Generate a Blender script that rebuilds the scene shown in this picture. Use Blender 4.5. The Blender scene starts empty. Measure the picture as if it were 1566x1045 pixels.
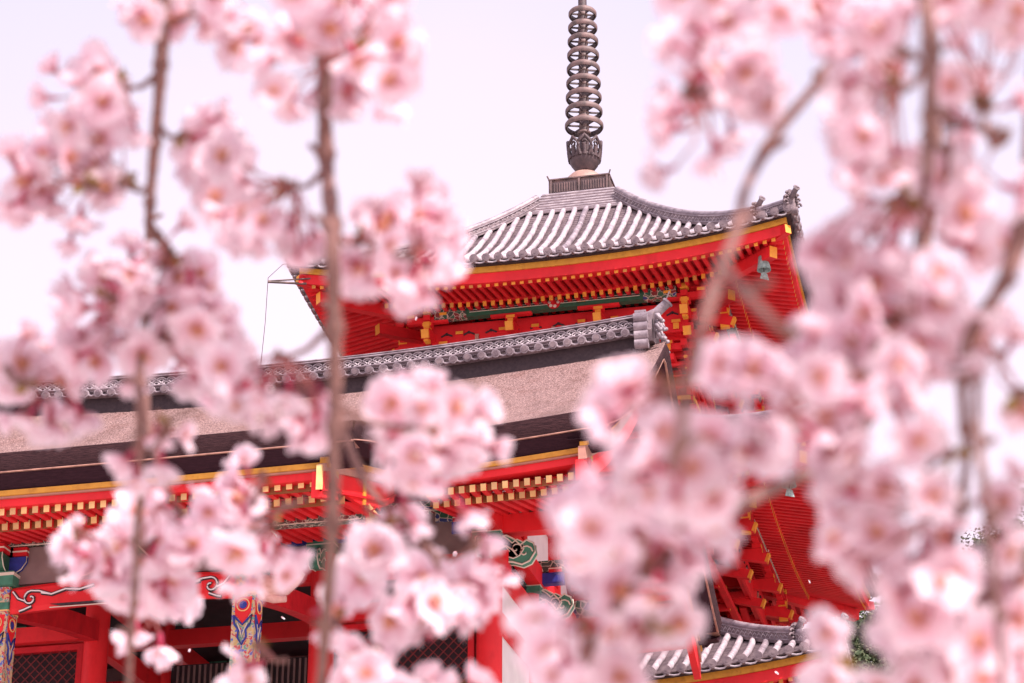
import bpy, bmesh, math, random
from mathutils import Vector, Matrix
import numpy as np
random.seed(7)
PI = math.pi
# ------------------------------------------------------------------ camera
sc = bpy.context.scene
col = sc.collection
W0, H0, FPX = 1566.0, 1045.0, 3576.0
CAM = Vector((0, 0, 1.6)); PITCH, YAW = math.radians(24), math.radians(13.2)
cd = bpy.data.cameras.new('camera'); cam = bpy.data.objects.new('camera', cd); col.objects.link(cam)
cam.location = CAM; cam.rotation_euler = (PI/2 + PITCH, 0, YAW)
cd.sensor_width = 36; cd.lens = FPX/W0*36; cd.clip_start = .05; cd.clip_end = 3000
cd.dof.use_dof = True; cd.dof.focus_distance = 36; cd.dof.aperture_fstop = 82.2/5.8; cd.dof.aperture_blades = 7
sc.camera = cam
FW = Vector((-math.sin(YAW)*math.cos(PITCH), math.cos(YAW)*math.cos(PITCH), math.sin(PITCH)))
RT = Vector((math.cos(YAW), math.sin(YAW), 0)); UP = RT.cross(FW)
def at(x, y, d):                      # world point at depth d along the camera axis
    return CAM + (FW + RT*((x-W0/2)/FPX) - UP*((y-H0/2)/FPX))*d
# ------------------------------------------------------------------ world and sun
SUN_AZ = Vector((.86, -.52)); SUN_EL = math.radians(50)
w = bpy.data.worlds.new('World'); sc.world = w; w.use_nodes = True
nt = w.node_tree; N = nt.nodes; L = nt.links; N.clear()
out = N.new('ShaderNodeOutputWorld'); bg = N.new('ShaderNodeBackground')
sky = N.new('ShaderNodeTexSky'); sky.sky_type = 'NISHITA'; sky.sun_disc = False
sky.sun_elevation = SUN_EL; sky.sun_rotation = math.atan2(SUN_AZ.x, SUN_AZ.y)
sky.air_density = 1.6; sky.dust_density = 4.0; sky.ozone_density = 1.0
# thin bright spring cloud over the blue: a veil, denser low down and broken by soft noise
tc = N.new('ShaderNodeTexCoord'); sep = N.new('ShaderNodeSeparateXYZ'); L.new(tc.outputs['Generated'], sep.inputs[0])
ns = N.new('ShaderNodeTexNoise'); ns.inputs['Scale'].default_value = 2.2; ns.inputs['Detail'].default_value = 3; L.new(tc.outputs['Generated'], ns.inputs['Vector'])
mr = N.new('ShaderNodeMapRange'); mr.inputs['From Min'].default_value = .56; mr.inputs['From Max'].default_value = .36
mr.inputs['To Min'].default_value = .55; mr.inputs['To Max'].default_value = .97; L.new(sep.outputs['Z'], mr.inputs['Value'])
ad = N.new('ShaderNodeMath'); ad.operation = 'MULTIPLY_ADD'; L.new(ns.outputs['Fac'], ad.inputs[0]); ad.inputs[1].default_value = .5; ad.inputs[2].default_value = -.25
ad2 = N.new('ShaderNodeMath'); ad2.operation = 'ADD'; ad2.use_clamp = True; L.new(mr.outputs[0], ad2.inputs[0]); L.new(ad.outputs[0], ad2.inputs[1])
mx = N.new('ShaderNodeMix'); mx.data_type = 'RGBA'; L.new(ad2.outputs[0], mx.inputs[0]); L.new(sky.outputs[0], mx.inputs[6]); mx.inputs[7].default_value = (4.7, 3.88, 4.6, 1)
L.new(mx.outputs[2], bg.inputs[0]); bg.inputs[1].default_value = .12; L.new(bg.outputs[0], out.inputs[0])
sd = bpy.data.lights.new('sun', 'SUN'); sun = bpy.data.objects.new('sun', sd); col.objects.link(sun)
sd.energy = 3.4; sd.angle = math.radians(.6); sd.color = (1, .87, .85)
sdir = Vector((SUN_AZ.x*math.cos(SUN_EL), SUN_AZ.y*math.cos(SUN_EL), math.sin(SUN_EL))).normalized()
sun.rotation_euler = sdir.to_track_quat('Z', 'Y').to_euler()
sc.view_settings.view_transform = 'Standard'; sc.view_settings.look = 'None'
sc.view_settings.exposure = 1.1; sc.view_settings.gamma = 1
sc.cycles.use_denoising = True; sc.cycles.max_bounces = 8; sc.cycles.diffuse_bounces = 4; sc.cycles.transmission_bounces = 4
# ------------------------------------------------------------------ materials
MATS = {}
def mat(name, c, rough=.6, noise=0, scale=20, c2=None, bump=0, bscale=None, metal=0, spec=.4, stretch=(1, 1, 1), detail=4):
    if name in MATS: return MATS[name]
    m = bpy.data.materials.new(name); m.use_nodes = True; n = m.node_tree.nodes; l = m.node_tree.links
    b = n['Principled BSDF']; b.inputs['Base Color'].default_value = (*c, 1); b.inputs['Roughness'].default_value = rough
    b.inputs['Metallic'].default_value = metal; b.inputs['Specular IOR Level'].default_value = spec
    if noise or bump:
        t = n.new('ShaderNodeTexCoord'); mp = n.new('ShaderNodeMapping'); mp.inputs['Scale'].default_value = stretch; l.new(t.outputs['Object'], mp.inputs[0])
    if noise:
        x = n.new('ShaderNodeTexNoise'); x.inputs['Scale'].default_value = scale; x.inputs['Detail'].default_value = detail; l.new(mp.outputs[0], x.inputs['Vector'])
        r = n.new('ShaderNodeMapRange'); r.inputs['From Min'].default_value = .5-.5/noise*.5; r.inputs['From Max'].default_value = .5+.5/noise*.5; l.new(x.outputs['Fac'], r.inputs['Value'])
        k = n.new('ShaderNodeMix'); k.data_type = 'RGBA'; k.inputs[6].default_value = (*(c2 or [v*.6 for v in c]), 1); k.inputs[7].default_value = (*c, 1)
        l.new(r.outputs[0], k.inputs[0]); l.new(k.outputs[2], b.inputs['Base Color'])
    if bump:
        x = n.new('ShaderNodeTexNoise'); x.inputs['Scale'].default_value = bscale or scale; x.inputs['Detail'].default_value = 5; l.new(mp.outputs[0], x.inputs['Vector'])
        bp = n.new('ShaderNodeBump'); bp.inputs['Strength'].default_value = bump; bp.inputs['Distance'].default_value = .03; l.new(x.outputs['Fac'], bp.inputs['Height']); l.new(bp.outputs[0], b.inputs['Normal'])
    MATS[name] = m; return m
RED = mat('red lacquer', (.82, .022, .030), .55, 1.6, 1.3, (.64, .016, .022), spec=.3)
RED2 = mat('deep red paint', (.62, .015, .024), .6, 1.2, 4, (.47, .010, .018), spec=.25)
GOLD = mat('ochre paint', (.72, .33, .04), .6, 1.2, 6, (.58, .24, .03))
LATR = mat('dark red lattice', (.20, .018, .02), .6, 1.2, 6, (.12, .012, .015))
BROWN = mat('shaded ochre board', (.30, .10, .03), .7, 1.2, 6, (.22, .07, .02))  # brown puts the shade between the rafter ends into the board colour
CREAM = mat('yellow end paint', (.88, .58, .26), .6, 1, 9, (.8, .48, .18))
CREAM2 = mat('worn yellow end paint', (.74, .47, .22), .6, 1, 9, (.62, .36, .16))
ORNG2 = mat('worn orange end paint', (.68, .30, .06), .6, 1, 9, (.55, .22, .05))
ORNG = mat('orange end paint', (.85, .36, .04), .6, 1, 9, (.75, .28, .03))
PINKB = mat('pale edge board', (.50, .24, .18), .6, 1, 9, (.42, .2, .16))
TILE = mat('fired grey roof tile', (.52, .455, .48), .45, 1.7, 5, (.33, .275, .305), .15, 30, spec=.5)
TILER = mat('ridge tile', (.37, .31, .34), .5, 1.8, 4, (.20, .16, .185), .2, 30)
GROOVE = mat('dark ridge groove', (.075, .05, .062), .8, 1.4, 12, (.04, .028, .035))  # near-black ground behind the paler ridge arcs
TILED = mat('weathered and shaded grey tile', (.22, .165, .175), .6, 1.6, 7, (.12, .085, .10), .2, 30)
BLACK = mat('dark stained timber and shade', (.028, .016, .022), .7, 1.2, 20, (.05, .03, .035))
BARK = mat('cypress bark', (.37, .243, .228), .95, 2.6, 38, (.14, .082, .08), 1.0, 45, spec=.1, detail=6)
def weather(m, scale, stretch, dark, fr, to):
    n = m.node_tree.nodes; l = m.node_tree.links; b = n['Principled BSDF']; src = b.inputs['Base Color'].links[0].from_socket
    t = n.new('ShaderNodeTexCoord'); mp = n.new('ShaderNodeMapping'); mp.inputs['Scale'].default_value = stretch; l.new(t.outputs['Object'], mp.inputs[0])
    x = n.new('ShaderNodeTexNoise'); x.inputs['Scale'].default_value = scale; x.inputs['Detail'].default_value = 6; x.inputs['Roughness'].default_value = .65; l.new(mp.outputs[0], x.inputs['Vector'])
    r = n.new('ShaderNodeMapRange'); r.inputs['From Min'].default_value = fr; r.inputs['From Max'].default_value = to; l.new(x.outputs['Fac'], r.inputs['Value'])
    k = n.new('ShaderNodeMix'); k.data_type = 'RGBA'; k.blend_type = 'MULTIPLY'; l.new(r.outputs[0], k.inputs[0]); l.new(src, k.inputs[6]); k.inputs[7].default_value = (*dark, 1); l.new(k.outputs[2], b.inputs['Base Color'])
weather(BARK, .9, (1.6, .35, .35), (.58, .56, .55), .48, .72); weather(BARK, 2.5, (1, 1, 1), (.80, .72, .70), .5, .7)
weather(RED, 3.5, (1, 1, .5), (.80, .75, .75), .52, .75); weather(TILE, 9, (1, 1, 1), (.72, .68, .70), .5, .66); weather(TILER, 9, (1, 1, 1), (.6, .56, .58), .5, .66)
weather(RED2, 6, (1, 1, .5), (.75, .7, .7), .52, .75); weather(GOLD, 8, (1, 1, 1), (.72, .66, .6), .5, .72)
BARKE = mat('cut bark edge', (.055, .025, .028), .9, 2, 30, (.028, .013, .016), .6, 60, stretch=(.3, .3, 3), spec=.1)
BARKD = mat('undercut bark edge', (.045, .018, .026), .9, 1.4, 30, (.03, .012, .018), .4, 60, stretch=(.3, .3, 3), spec=.1)
COPPER = mat('old copper edging', (.5, .26, .2), .5, 1.5, 10, (.3, .15, .12))
BRONZE = mat('aged bronze', (.20, .122, .115), .6, 1.8, 5, (.09, .062, .06), .1, 40, spec=.5)
BRONZEL = mat('pale bronze dome', (.42, .26, .215), .55, 1.6, 6, (.32, .19, .16), .1, 40)
BRONZED = mat('dark bronze petals and ring shade', (.10, .062, .065), .55, 1.6, 12, (.06, .04, .045), .2, 40)
GREEN = mat('green paint', (.03, .115, .065), .6, 1.2, 10, (.02, .08, .045))
GREENL = mat('malachite green paint', (.07, .26, .17), .6, 1.4, 10, (.045, .17, .11))
BLUE = mat('ultramarine paint', (.03, .045, .32), .6, 1.2, 10, (.02, .03, .2))
WHITE = mat('white plaster', (.82, .76, .76), .8, 1.2, 3, (.74, .67, .68))
TAUPE = mat('taupe panel', (.25, .16, .155), .8, 1.4, 4, (.19, .12, .12))
PINKW = mat('pale pink carved wood', (.78, .45, .40), .7, 1.4, 15, (.62, .32, .28))
LINE = mat('pale outline paint', (.70, .60, .50), .6)
VERD = mat('verdigris bronze', (.34, .42, .40), .6, 1.5, 20, (.16, .22, .21))
SHADOWW = mat('shade-dark interior timber', (.035, .018, .024), .8, 1.4, 6, (.02, .01, .014))  # the gate's interior shade is put into this near-black colour
STONE = mat('stone', (.34, .32, .30), .9, 1.5, 3, (.24, .22, .21), .4, 12)
GRAVEL = mat('pale gravel', (.58, .54, .50), .95, 1.6, 40, (.42, .39, .36), .5, 60)
def painted(name, bases, scale):
    if name in MATS: return MATS[name]
    m = bpy.data.materials.new(name); m.use_nodes = True; n = m.node_tree.nodes; l = m.node_tree.links
    b = n['Principled BSDF']; b.inputs['Roughness'].default_value = .6
    t = n.new('ShaderNodeTexCoord')
    nz = n.new('ShaderNodeTexNoise'); nz.inputs['Scale'].default_value = scale*.5; l.new(t.outputs['Object'], nz.inputs['Vector'])
    va = n.new('ShaderNodeVectorMath'); va.operation = 'MULTIPLY_ADD'; l.new(nz.outputs['Color'], va.inputs[0]); va.inputs[1].default_value = (.16,)*3; l.new(t.outputs['Object'], va.inputs[2])
    v = n.new('ShaderNodeTexVoronoi'); v.inputs['Scale'].default_value = scale; l.new(va.outputs[0], v.inputs['Vector'])
    s = n.new('ShaderNodeSeparateColor'); l.new(v.outputs['Color'], s.inputs[0])
    r = n.new('ShaderNodeValToRGB'); r.color_ramp.interpolation = 'CONSTANT'
    e = r.color_ramp.elements; e[0].color = (*bases[0], 1); e[0].position = 0; e[1].color = (*bases[1], 1); e[1].position = 1/len(bases)
    for i, c in enumerate(bases[2:]): k = e.new((i+2)/len(bases)); k.color = (*c, 1)
    l.new(s.outputs[0], r.inputs[0])
    v2 = n.new('ShaderNodeTexVoronoi'); v2.feature = 'DISTANCE_TO_EDGE'; v2.inputs['Scale'].default_value = scale; l.new(va.outputs[0], v2.inputs['Vector'])
    lt = n.new('ShaderNodeMath'); lt.operation = 'LESS_THAN'; lt.inputs[1].default_value = .05; l.new(v2.outputs['Distance'], lt.inputs[0])
    k = n.new('ShaderNodeMix'); k.data_type = 'RGBA'; l.new(lt.outputs[0], k.inputs[0]); l.new(r.outputs[0], k.inputs[6]); k.inputs[7].default_value = (.55, .44, .36, 1)
    l.new(k.outputs[2], b.inputs['Base Color']); MATS[name] = m; return m
PAINT = painted('painted column pattern', [(.55, .04, .05), (.60, .40, .15), (.10, .13, .42), (.60, .42, .22), (.5, .06, .06), (.16, .30, .22), (.55, .36, .14)], 22)
PAINTD = painted('dark painted frieze', [(.05, .07, .055), (.06, .05, .05), (.16, .03, .035), (.05, .08, .06), (.07, .06, .055)], 13)
PAINTG = painted('green painted frieze', [(.03, .10, .06), (.05, .06, .05), (.20, .03, .03), (.03, .05, .18), (.04, .12, .07)], 9)
# ------------------------------------------------------------------ mesh helpers
class MB:
    def __init__(s): s.v = []; s.f = []; s.m = []; s.sm = []; s.mats = []
    def mi(s, m):
        if m not in s.mats: s.mats.append(m)
        return s.mats.index(m)
    def add(s, vs, fs, m, smooth=False):
        o = len(s.v); s.v += [tuple(v) for v in vs]; k = s.mi(m)
        for f in fs: s.f.append(tuple(i+o for i in f)); s.m.append(k); s.sm.append(smooth)
    def box(s, a, b, m):
        (x0, y0, z0), (x1, y1, z1) = a, b
        s.add([(x0,y0,z0),(x1,y0,z0),(x1,y1,z0),(x0,y1,z0),(x0,y0,z1),(x1,y0,z1),(x1,y1,z1),(x0,y1,z1)],
              [(3,2,1,0),(4,5,6,7),(0,1,5,4),(1,2,6,5),(2,3,7,6),(3,0,4,7)], m)
    def cbox(s, c, d, m): s.box([c[i]-d[i]/2 for i in range(3)], [c[i]+d[i]/2 for i in range(3)], m)
    def beam(s, p, q, wd, h, m, up=Vector((0, 0, 1)), cap=None):     # box from p to q, width wd, height h
        p = Vector(p); q = Vector(q); d = (q-p).normalized(); r = d.cross(up).normalized(); u = r.cross(d)
        vs = [p+r*sx*wd/2+u*sz*h/2 for sx, sz in ((-1,-1),(1,-1),(1,1),(-1,1))] + [q+r*sx*wd/2+u*sz*h/2 for sx, sz in ((-1,-1),(1,-1),(1,1),(-1,1))]
        s.add(vs, [(0,1,5,4),(1,2,6,5),(2,3,7,6),(3,0,4,7),(0,3,2,1)], m)
        s.add(vs[4:], [(0,1,2,3)], cap or m)
    def tube(s, pts, r, m, n=8, caps=True, capmat=None, up=Vector((0, 0, 1)), rr=None):
        pts = [Vector(p) for p in pts]; o = []; k = len(pts)
        for i, p in enumerate(pts):
            d = (pts[min(i+1, k-1)]-pts[max(i-1, 0)]).normalized()
            a = d.cross(up);
            if a.length < 1e-3: a = d.cross(Vector((1, 0, 0)))
            a.normalize(); b = a.cross(d); rad = rr[i] if rr else r
            o += [p+(a*math.cos(2*PI*j/n)+b*math.sin(2*PI*j/n))*rad for j in range(n)]
        fs = [(i*n+j, i*n+(j+1) % n, (i+1)*n+(j+1) % n, (i+1)*n+j) for i in range(k-1) for j in range(n)]
        s.add(o, fs, m, True)
        if caps:
            s.add(o[:n], [tuple(range(n))[::-1]], capmat or m); s.add(o[-n:], [tuple(range(n))], capmat or m)
    def lathe(s, c, prof, m, n=24, smooth=True):
        c = Vector(c); o = []
        for r, z in prof: o += [c+Vector((r*math.cos(2*PI*j/n), r*math.sin(2*PI*j/n), z)) for j in range(n)]
        s.add(o, [(i*n+j, i*n+(j+1) % n, (i+1)*n+(j+1) % n, (i+1)*n+j) for i in range(len(prof)-1) for j in range(n)], m, smooth)
    def grid(s, P, m, smooth=False, close=False):                   # P[i][j] points
        a = len(P); b = len(P[0]); s.add([p for r in P for p in r],
              [(i*b+j, i*b+(j+1) % b, (i+1)*b+(j+1) % b, (i+1)*b+j) for i in range(a-1) for j in range(b if close else b-1)], m, smooth)
    def prism(s, poly, z, m, fr):                                    # polygon in a frame fr=(origin,u,v,n) extruded by z along n
        o, u, v, n = [Vector(k) for k in fr]; k = len(poly)
        a = [o+u*x+v*y for x, y in poly]; b = [p+n*z for p in a]
        s.add(a+b, [tuple(range(k))[::-1], tuple(range(k, 2*k))]+[(i, (i+1) % k, k+(i+1) % k, k+i) for i in range(k)], m)
    def build(s, name, parent=None, loc=None):
        me = bpy.data.meshes.new(name)
        off = Vector(loc) if loc else Vector((0, 0, 0))
        me.from_pydata([Vector(v)-off for v in s.v] if loc else s.v, [], s.f); me.update()
        for m in s.mats: me.materials.append(m)
        me.polygons.foreach_set('material_index', s.m); me.polygons.foreach_set('use_smooth', s.sm); me.update()
        o = bpy.data.objects.new(name, me); col.objects.link(o)
        if parent:
            o.parent = parent; o.location = off - wloc(parent)
        else: o.location = off
        return o
def wloc(o):
    p = Vector(o.location)
    while o.parent: o = o.parent; p += Vector(o.location)
    return p
def root(name, loc, label, cat, group=None):
    o = bpy.data.objects.new(name, None); col.objects.link(o); o.location = loc; tag(o, label, cat, group); return o
def tag(o, label=None, cat=None, group=None, kind=None):
    if label: o['label'] = label
    if cat: o['category'] = cat
    if group: o['group'] = group
    if kind: o['kind'] = kind
    return o
def rot4(fn, c):                       # run fn(side, T) for the four sides: T maps local (x along eave, w outward distance, z) to the world
    for k in range(4):
        a = k*PI/2; cs, sn = math.cos(a), math.sin(a)
        def T(x, w_, z, cs=cs, sn=sn): return Vector((c[0]+x*cs+w_*sn, c[1]+x*sn-w_*cs, z))
        fn(k, T)
# ================================================================== PAGODA
PC = Vector((-9.98, 50.48, 0))
pagoda = root('pagoda', (PC.x, PC.y, 9.5), 'tall vermilion three storey pagoda with grey tiled roofs and a ringed bronze spire', 'pagoda')
def lift(u, a): return a*abs(u)**2.4
def roof_tier(E, zm, up, wt, zt, pw, nroll, wb):
    """E: half width at the gold board, zm: gold board height mid eave, up: corner lift, wt/zt: half width and height of the roof top"""
    Eo = E+.16; ze = zm+.16
    def surf(u, t):
        w_ = Eo+(wt-Eo)*t
        return w_, ze+(zt-ze)*(pw*t+(1-pw)*t**2.1)+lift(u, up)*max(0, 1-t)**1.7
    def sx(x, w_):
        t = (Eo-w_)/(Eo-wt); u = max(-1, min(1, x/w_)); return surf(u, t)[1]
    rf = MB(); rolls = MB(); boards = MB(); fly = MB(); base = MB(); soff = MB()
    nt_ = 46
    def side(k, T):
        # stepped pan tiles
        P = []
        for i in range(nt_):
            for q in (0, 1):
                t = (i+q*.999)/nt_
                row = []
                for j in range(33):
                    u = -1+2*j/32; w_, z = surf(u, t); row.append(T(u*w_, w_, z-(.0 if q == 0 else .035)))
                P.append(row)
        rf.grid(P, TILED)
        sp = 2*(Eo-.1)/(nroll-1)
        for i in range(nroll):
            x = -(Eo-.1)+i*sp; we = max(abs(x)+.05, wt+.05)
            pts = []; n_ = max(3, int((Eo+.05-we)*5))
            for j in range(n_+1):
                w_ = Eo+.05+(we-Eo-.05)*j/n_; ww = min(w_, Eo)
                pts.append(T(x, w_, sx(x, ww)+.055))
            if (pts[0]-pts[-1]).length > .15:
                pts = [p_+Vector((random.gauss(0, .006), random.gauss(0, .006), 0)) for p_ in pts]; rolls.tube(pts, .068, random.choice((TILE, TILE, TILER)) if random.random() < .35 else TILE, 8, False)
                # overlapping joints of the cover tiles
                for j in range(1, n_, 2):
                    d = (pts[j+1]-pts[j]).normalized(); rolls.tube([pts[j], pts[j]+d*.03], .071, TILE, 8)
            p = T(x, Eo+.05, sx(x, Eo)+.03); d = T(0, 1, 0)-T(0, 0, 0)
            rolls.tube([p-d*.08, p+d*.045], .095, TILED, 14); rolls.tube([p+d*.045, p+d*.055], .095, TILE, 14, True, TILED); rolls.tube([p+d*.055, p+d*.06], .074, TILED, 14); rolls.tube([p+d*.055, p+d*.068], .03, TILED, 8)
        # curved drip tiles between the rolls
        for i in range(nroll-1):
            x = -(Eo-.1)+(i+.5)*sp; z = sx(x, Eo)
            pts = [T(x+sp*.42*math.cos(a), Eo+.07, z-.045+.05*math.sin(a)) for a in np.linspace(PI, 2*PI, 5)]
            rolls.tube(pts, .02, TILE, 5, False)
        # boards under the eave, following its curve
        def band(w0, w1, z0, z1, m, uf=1.):
            P = []
            for j in range(41):
                u = -1+2*j/40
                l_ = lift(u, up)*uf
                P.append([T(u*w1, w1, zm+z1+l_), T(u*w0, w0, zm+z1+l_), T(u*w0, w0, zm+z0+l_), T(u*w1, w1, zm+z0+l_), T(u*w1, w1, zm+z1+l_)])
            boards.grid(P, m)
        band(E+.10, E-.3, .085, .155, BLACK)
        band(E, E-.3, -.055, .083, GOLD)
        band(E-.035, E-.3, -.29, -.057, RED, .99)
        w2 = E-1.35
        def zs(u, w_):                  # soffit height, rising inward
            return zm-.33+.20*(E-w_)+lift(u, up)*max(0, (w_-wb)/(E-wb))**.8
        P = []
        for w_ in np.linspace(E-.06, wb-.6, 10):
            P.append([T(u*w_, w_, zs(u, w_)+.12) for u in np.linspace(-1, 1, 33)])
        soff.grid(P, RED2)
        nr = int(2*E/.19)
        for i in range(nr):
            x = -E+.12+i*(2*E-.24)/(nr-1)
            for (wa, wz, drop, mb, hh) in ((E-.12, w2-.1, 0, fly, .09), (w2-.02, wb-.1, -.11, base, .11)):
                wz_ = max(wz, abs(x)+.05)
                if wa-wz_ < .1: continue
                a = T(x, wa, zs(x/wa, wa)+drop); b = T(x, wz_, zs(x/wz_, wz_)+drop)
                mb.beam(b, a, .085, hh, RED, cap=random.choice((ORNG, ORNG, ORNG2)))
        band2 = []
        for u in np.linspace(-1, 1, 33):
            z = zs(u, w2); band2.append([T(u*w2, w2, z+.06), T(u*w2, w2, z-.05), T(u*(w2-.1), w2-.1, z-.05)])
        boards.grid(band2, RED)
    rot4(side, PC)
    r = rf.build('roof', pagoda); rolls.build('roll_tiles', r); boards.build('eave_board', r); fly.build('flying_rafters', r); base.build('base_rafters', r); soff.build('soffit', r)
    # hips
    for k in range(4):
        a = k*PI/2
        dx, dy = (math.cos(a-PI/4), math.sin(a-PI/4)); dx, dy = math.copysign(1, dx), math.copysign(1, dy)
        h = MB()
        def hp(w_, dz=0):
            t = (Eo-w_)/(Eo-wt); return Vector((PC.x+dx*w_, PC.y+dy*w_, surf(1, t)[1]+dz))
        w_end1 = Eo*.84
        def ridge(ws, hgt, wd):
            side = Vector((-dy, dx, 0)).normalized()
            n_ = len(ws)
            for (a0, a1, wf, m) in ((0, .22, 1.25, TILED), (.22, .30, 1.4, TILER), (.30, .72, 1., TILED), (.72, .80, 1.35, TILER), (.80, .9, 1.2, TILED)):
                P = []
                for w_ in ws:
                    c = hp(w_); P.append([c-side*wd*wf/2+Vector((0,0,hgt*a0)), c-side*wd*wf/2+Vector((0,0,hgt*a1)), c+side*wd*wf/2+Vector((0,0,hgt*a1)), c+side*wd*wf/2+Vector((0,0,hgt*a0))])
                h.grid(P, m, False, True)
                for e in (0, -1): h.add(P[e], [(0,1,2,3)], m)
            h.tube([hp(w_, hgt*.97) for w_ in ws], .08, TILER, 8)
            # scale pattern on both faces
            L_ = (hp(ws[-1])-hp(ws[0])).length; n2 = int(L_/.15)
            for i in range(n2):
                w_ = ws[0]+(ws[-1]-ws[0])*(i+.5)/n2
                for sd_ in (-1, 1):
                    for row in (0, 1):
                        c = hp(w_+(.035 if row else 0), hgt*(.38+.17*row))+side*sd_*wd*.52
                        d = Vector((dx, dy, 0)).normalized()
                        h.tube([c+d*.06*math.cos(q)+Vector((0,0,.055*math.sin(q))) for q in np.linspace(0, PI, 5)], .009, TILE, 4, False)
        ridge(list(np.linspace(wt*.8, w_end1, 22)), .30, .18)
        ridge(list(np.linspace(w_end1+.02, Eo-.05, 8)), .25, .16)
        hr = h.build('hip_ridge', r)
        d = Vector((dx, dy, 0)).normalized(); side = Vector((-dy, dx, 0)).normalized()
        for w_, sc_ in ((w_end1, .75), (Eo-.06, .85)):
            o_ = MB(); b = hp(w_, .12)
            o_.prism([(-.17,-.12),(.17,-.12),(.22,.05),(.20,.22),(.12,.30),(.06,.42),(-.06,.42),(-.12,.30),(-.20,.22),(-.22,.05)], .09*sc_, TILED, (b, side*sc_, Vector((0,0,1))*sc_, d))  # dark tile tone puts the ornament's shade into its colour
            for s_ in (-1, 1):
                for zz, rr_ in ((.0, .07), (.14, .06), (.27, .045)):
                    c = b+side*s_*(.2-zz*.2)*sc_+Vector((0,0,zz))*sc_+d*.1
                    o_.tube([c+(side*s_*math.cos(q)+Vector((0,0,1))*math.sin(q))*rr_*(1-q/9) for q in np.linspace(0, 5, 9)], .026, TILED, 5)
            # up-curved round cap tiles
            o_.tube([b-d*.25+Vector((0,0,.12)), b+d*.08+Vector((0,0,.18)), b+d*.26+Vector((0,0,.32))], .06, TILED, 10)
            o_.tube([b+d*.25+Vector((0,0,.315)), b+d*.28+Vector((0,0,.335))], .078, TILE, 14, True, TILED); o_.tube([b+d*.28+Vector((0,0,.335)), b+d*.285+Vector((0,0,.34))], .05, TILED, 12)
            if sc_ == .75: o_.tube([b-d*.1+Vector((0,0,-.02)), b+d*.34+Vector((0,0,.06))], .085, TILE, 10)
            o_.build('ridge_ornament', r)
        # hip rafter with ochre end
        hb = MB(); hb.beam((PC.x+dx*(wb-.6), PC.y+dy*(wb-.6), zm+.12), (PC.x+dx*(E-.35), PC.y+dy*(E-.35), zm-.42+up*.72), .2, .26, RED, cap=ORNG)
        hb.beam((PC.x+dx*(E-1.6), PC.y+dy*(E-1.6), zm-.12+up*.3), (PC.x+dx*(E+.03), PC.y+dy*(E+.03), zm-.22+up), .15, .20, RED, cap=ORNG)
        hb.build('hip_rafter', r)
    return r
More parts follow.
